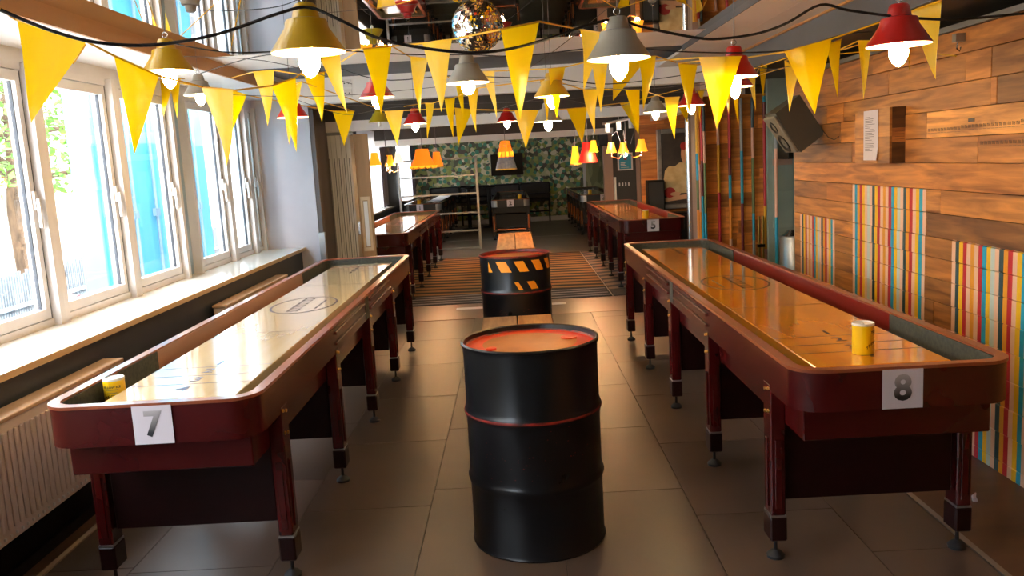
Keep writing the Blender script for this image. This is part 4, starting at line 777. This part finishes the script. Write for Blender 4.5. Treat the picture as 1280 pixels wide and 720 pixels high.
def shade_lamp(loc, label, r, h, m, fr, drop):
    drop = 2.56 - loc[2]; o = thing('shade_lamp', label, 'lamp', loc, 0, 'fringed shade lamps in the far rooms'); bell(o, 0, 0, 0, r, h, m, fr); glow(o, (0, 0, -.02), 14); MB().tube([(0, 0, h), (0, 0, drop)], .004, 5).build('flex', 'wire_grey', o); MB().lathe([(0, h * .3), (.03, h * .4), (.02, h * .6), (0, h * .65)], 10).build('bulb', 'bulb', o, True); return o
sl = shade_lamp((-1.35, 13.0, 1.60), 'wide orange scalloped lampshade hanging at the left of the far room', .19, .27, 'shade_orange', 'fringe', .95)
for k in range(12): a = 2 * PI * k / 12; q = MB().lathe([(.055, 0), (.04, -.035), (0, -.05)], 8).build('scallop', 'shade_amber', sl); q.location = (.165 * math.cos(a), .165 * math.sin(a), .02); q.scale = (1, 1, .9)
shade_lamp((-1.17, 13.4, 1.60), 'dark orange lampshade just behind the wide scalloped one', .10, .22, 'shade_orange', 'fringe', .95)
bd_ = shade_lamp((-.1, 14.0, 1.50), 'beaded blue and gold bell lampshade in front of the black screen', .17, .40, 'bead_blue', 'bead_gold', 1.05)
MB().lathe([(.118, .17), (.125, .19), (.108, .27), (.112, .29), (.092, .36), (.095, .38), (.07, .44), (0, .45)], 10).build('bead_panel', 'shade_orange', bd_)
for k in range(10): a = 2 * PI * k / 10; MB().bbox(.106 * math.cos(a) - .02, .106 * math.cos(a) + .02, .106 * math.sin(a) - .02, .106 * math.sin(a) + .02, .19, .27, .004).build('bead_tile', 'shade_amber' if k % 2 else 'shade_yellow', bd_)
shade_lamp((1.146, 13.0, 1.53), 'bright red pleated lampshade among the right hanging cluster', .15, .30, 'shade_red', None, 1.0)
shade_lamp((.985, 13.35, 1.52), 'slim yellow lampshade left of the red one', .085, .27, 'shade_yellow', 'fringe', 1.0); shade_lamp((1.22, 12.8, 1.68), 'small yellow lampshade right above the red one', .075, .17, 'shade_yellow', None, .85)
tk = thing('track_light', 'white ceiling track with three spot heads near the far door', 'track light', (1.29, 10.3, 2.02)); MB().tube([(-.11, .7, 0), (.11, -.7, 0)], .016, 6).build('track', 'frame_white', tk); MB().tube([(0, 0, 0), (0, 0, .53)], .005, 5).build('hanger', 'frame_white', tk)
for k in (-.5, 0, .5): MB().lathe([(0, -.10), (.028, -.10), (.03, 0), (0, .0)], 12, (-.11 * k / .7, k, -.01)).build('spot_head', 'frame_white', tk, True)
for k in (-.5, 0, .5):
    l = bpy.data.lights.new('spot_beam', 'SPOT'); l.energy = 35; l.spot_size = 1.5; l.spot_blend = .6; l.shadow_soft_size = .025; l.color = (1, .86, .68); q = bpy.data.objects.new('spot_beam', l); COL.objects.link(q); q.parent = tk
    q.location = (-.11 * k / .7, k, -.13); q.rotation_euler = Vector((-.35 + k * .5, 1.4 , -.42)).to_track_quat('-Z', 'Y').to_euler()
# free-standing metal bars
ld = thing('metal_rack', 'bare metal bar rack standing in front of the far left table', 'rack', (-1.42, 16.1, 0))
for s in (-.72, .74): MB().box(s - .022, s + .022, -.022, .022, 0, 1.75).build('post', 'steel', ld)
for z in (.03, .36, .70, 1.06, 1.40, 1.72): MB().box(-.70, .72, -.015, .015, z - .015, z + .015).build('bar', 'steel', ld)
tv = thing('wall_screen', 'black screen hung on the leafy wallpaper', 'screen', (-.14, 22.55, 1.53)); MB().bbox(-.42, .42, -.03, .04, -.28, .28, .006).build('case', 'black_satin', tv); B(-.40, .40, -.034, -.03, -.26, .26).build('panel', 'screen', tv)
bq = thing('banquette', 'long black padded bench along the leafy wallpaper', 'bench', (-.6, 22.3, 0))
for k in range(4): MB().bbox(-1.6 + k * .79, -.815 + k * .79, .10, .29, .74, 1.03, .03).build('back_cushion', 'black_leather', bq, True); MB().bbox(-1.6 + k * .79, -.815 + k * .79, -.07, .12, .60, .76, .04).build('seat_cushion', 'black_leather', bq, True)
MB().box(-1.6, 1.55, -.05, .28, .54, .60).build('seat_frame', 'black_satin', bq); MB().tube([(-1.55, -.03, .28), (1.5, -.03, .28)], .02, 6).build('foot_rail', 'black_satin', bq)
for k in range(5): MB().box(-1.55 + k * .76, -1.51 + k * .76, -.05, -.01, 0, .54).build('leg', 'black_satin', bq)
for x, l in ((-1.13, 'left'), (-.17, 'right')):
    s = thing('bar_stool', 'round black high stool in front of the banquette, %s one' % l, 'stool', (x, 21.2 if x < -.5 else 22.0 - .3, 0), 0, 'black high stools'); 
    if x > -.5: s.location = (-.62, 21.4, 0)
    MB().lathe([(0, .98), (.14, .98), (.17, 1.0), (.17, 1.03), (0, 1.05)], 20).build('seat', 'black_satin', s, True); MB().cyl((0, 0), .05, .02, .98, 12).build('pedestal', 'black_satin', s); MB().lathe([(0, 0), (.2, 0), (.2, .015), (.05, .03), (0, .03)], 20).build('base', 'black_satin', s, True)
sp2 = thing('corner_speaker', 'small black speaker hung at the far right corner', 'speaker', (1.72, 16.2, 1.80)); MB().bbox(-.09, .09, -.09, .09, 0, .27, .01).build('cabinet', 'black_satin', sp2); B(-.075, .075, -.094, -.09, .02, .25).build('grille', 'rubber', sp2); MB().tube([(0, 0, .27), (.02, .05, .74)], .01, 6).build('bracket', 'black_satin', sp2)
# ------------------------------------------------------------------ outdoors
struct('ground_outside', B(-40, -2.76, -12, 50, -1.15, -1.05), 'pavement')
struct('wall_outside', B(-14.4, -14, -10, 45, -1.05, 5.5), 'outer_wall')
cn = thing('steel_screen', 'pale blue steel door screen standing close outside the middle windows', 'screen', (-4.3, 6.9, -1.05)); MB().bbox(.75, .95, 0, 2.5, .1, 3.9, .01).build('body', 'cyan_box', cn); B(.7, 1.0, .05, 2.45, 0, .1).build('skid', 'gasket', cn)
for k in range(2): B(.95, .965, .05 + k * 1.22, 1.23 + k * 1.22, .2, 3.8).build('door', 'cyan_box', cn)
for y_ in (.55, 1.0, 1.6, 2.1):
    rd = MB().tube([(.99, y_, .2), (.99, y_, 3.8)], .015, 6).build('lock_rod', 'blue_grey', cn)
    B(.97, 1.0, y_ - .05, y_ + .05, 2.35, 2.42).build('rod_guide', 'blue_grey', rd)
fn = thing('slat_fence', 'dark thin slat fence across the yard outside the windows', 'fence', (-5.8, 4, -1.05)); m = MB()
for i in range(260): m.box(-.012, .012, i * .05, i * .05 + .024, .05, 1.70 + .03 * math.sin(i * 1.7))
tag(m.build('slats', 'fence_slat', fn), kind='stuff'); MB().box(.012, .04, 0, 13, .4, .45).box(.012, .04, 0, 13, 1.3, 1.35).build('rails', 'fence_slat', fn)
tr = thing('street_tree', 'leafy green tree with a slim trunk outside the near windows', 'tree', (-8.1, 13.8, -1.05))
br = [([(0, 0, 0), (.05, 0, 1.2), (-.02, .05, 2.3), (.1, 0, 3.2), (.1, .1, 4.6)], [.17, .13, .12, .10, .05])]
for k in range(9):
    a = k * 2.4; h = 2.5 + .25 * k; br.append(([(.05, 0, h), (.7 * math.cos(a), .7 * math.sin(a), h + .35), (1.5 * math.cos(a + .2), 1.5 * math.sin(a + .2), h + .45 + .1 * (k % 3)), (2.2 * math.cos(a + .1), 2.2 * math.sin(a + .1), h + .7)], [.06, .045, .03, .012]))
t_ = MB()
for p, r in br: t_.tube(p, r, 7)
t_.build('trunk', 'bark', tr, True)
lf = MB(); rr = random.Random(11)
for i in range(4500):
    a = rr.uniform(0, 2 * PI); q = 2.6 * math.sqrt(rr.random()); z = 2.75 + 3.2 * rr.random() - .1 * q; c = Vector((q * math.cos(a), q * math.sin(a), z)); s = rr.uniform(.05, .10)
    u = Vector((rr.gauss(0, 1), rr.gauss(0, 1), rr.gauss(0, .6))).normalized(); v = u.cross(Vector((rr.gauss(0, 1), rr.gauss(0, 1), 1))).normalized()
    lf.v += [tuple(c - u * s), tuple(c + v * s * .5), tuple(c + u * s), tuple(c - v * s * .5)]; n = len(lf.v); lf.f.append((n - 4, n - 3, n - 2, n - 1))
me = bpy.data.meshes.new('foliage'); me.from_pydata(lf.v, [], lf.f); tag(link('foliage', me, 'leaf', tr), kind='stuff')
# person passing outside
pr_ = thing('person', 'person in a red top and dark trousers standing outside by the fence', 'person', (-5.3, 9.75, -1.05), .6)
def skin(name, joints, edges, m, parent, sub=2):
    me = bpy.data.meshes.new(name); me.from_pydata([j[0] for j in joints], edges, []); o = bpy.data.objects.new(name, me); COL.objects.link(o); o.parent = parent
    md = o.modifiers.new('skin', 'SKIN'); sv = me.skin_vertices[0].data
    for i, j in enumerate(joints): sv[i].radius = (j[1], j[1] * (j[2] if len(j) > 2 else 1))
    sv[0].use_root = True; o.modifiers.new('sub', 'SUBSURF').levels = sub; o.modifiers['sub'].render_levels = sub; me.materials.append(MATS[m]); return o
J = [((0, 0, .92), .13, .8), ((0, 0, 1.12), .13, .75), ((0, 0, 1.33), .15, .7), ((0, 0, 1.44), .06), ((0, .01, 1.50), .055), ((0, .015, 1.57), .085), ((0, .01, 1.66), .075),
     ((.17, 0, 1.36), .05), ((.23, .02, 1.12), .042), ((.20, -.12, .92), .033), ((.2, -.18, .85), .03), ((-.17, 0, 1.36), .05), ((-.24, .0, 1.12), .042), ((-.24, -.06, .88), .033), ((-.24, -.08, .80), .03),
     ((.09, 0, .86), .09), ((.10, -.02, .48), .06), ((.10, .02, .09), .045), ((.11, -.12, .04), .035), ((-.09, 0, .86), .09), ((-.10, -.02, .48), .06), ((-.10, .03, .09), .045), ((-.11, -.11, .04), .035)]
E_ = [(0, 1), (1, 2), (2, 3), (3, 4), (4, 5), (5, 6), (2, 7), (7, 8), (8, 9), (9, 10), (2, 11), (11, 12), (12, 13), (13, 14), (0, 15), (15, 16), (16, 17), (17, 18), (0, 19), (19, 20), (20, 21), (21, 22)]
skin('body', J, E_, 'skin', pr_)
G = lambda ids, k: [(J[i][0], J[i][1] * k, J[i][2] if len(J[i]) > 2 else 1) for i in ids]
skin('shirt', G((0, 1, 2, 7, 8, 11, 12), 1.14), [(0, 1), (1, 2), (2, 3), (3, 4), (2, 5), (5, 6)], 'red_cloth', pr_)
skin('trousers', G((0, 15, 16, 17, 19, 20, 21), 1.18), [(0, 1), (1, 2), (2, 3), (0, 4), (4, 5), (5, 6)], 'dark_cloth', pr_)
MB().lathe([(.078, -.01), (.084, .03), (.066, .08), (.03, .1), (0, .105)], 14, (0, .03, 1.63)).build('hair', 'cable_black', pr_, True)
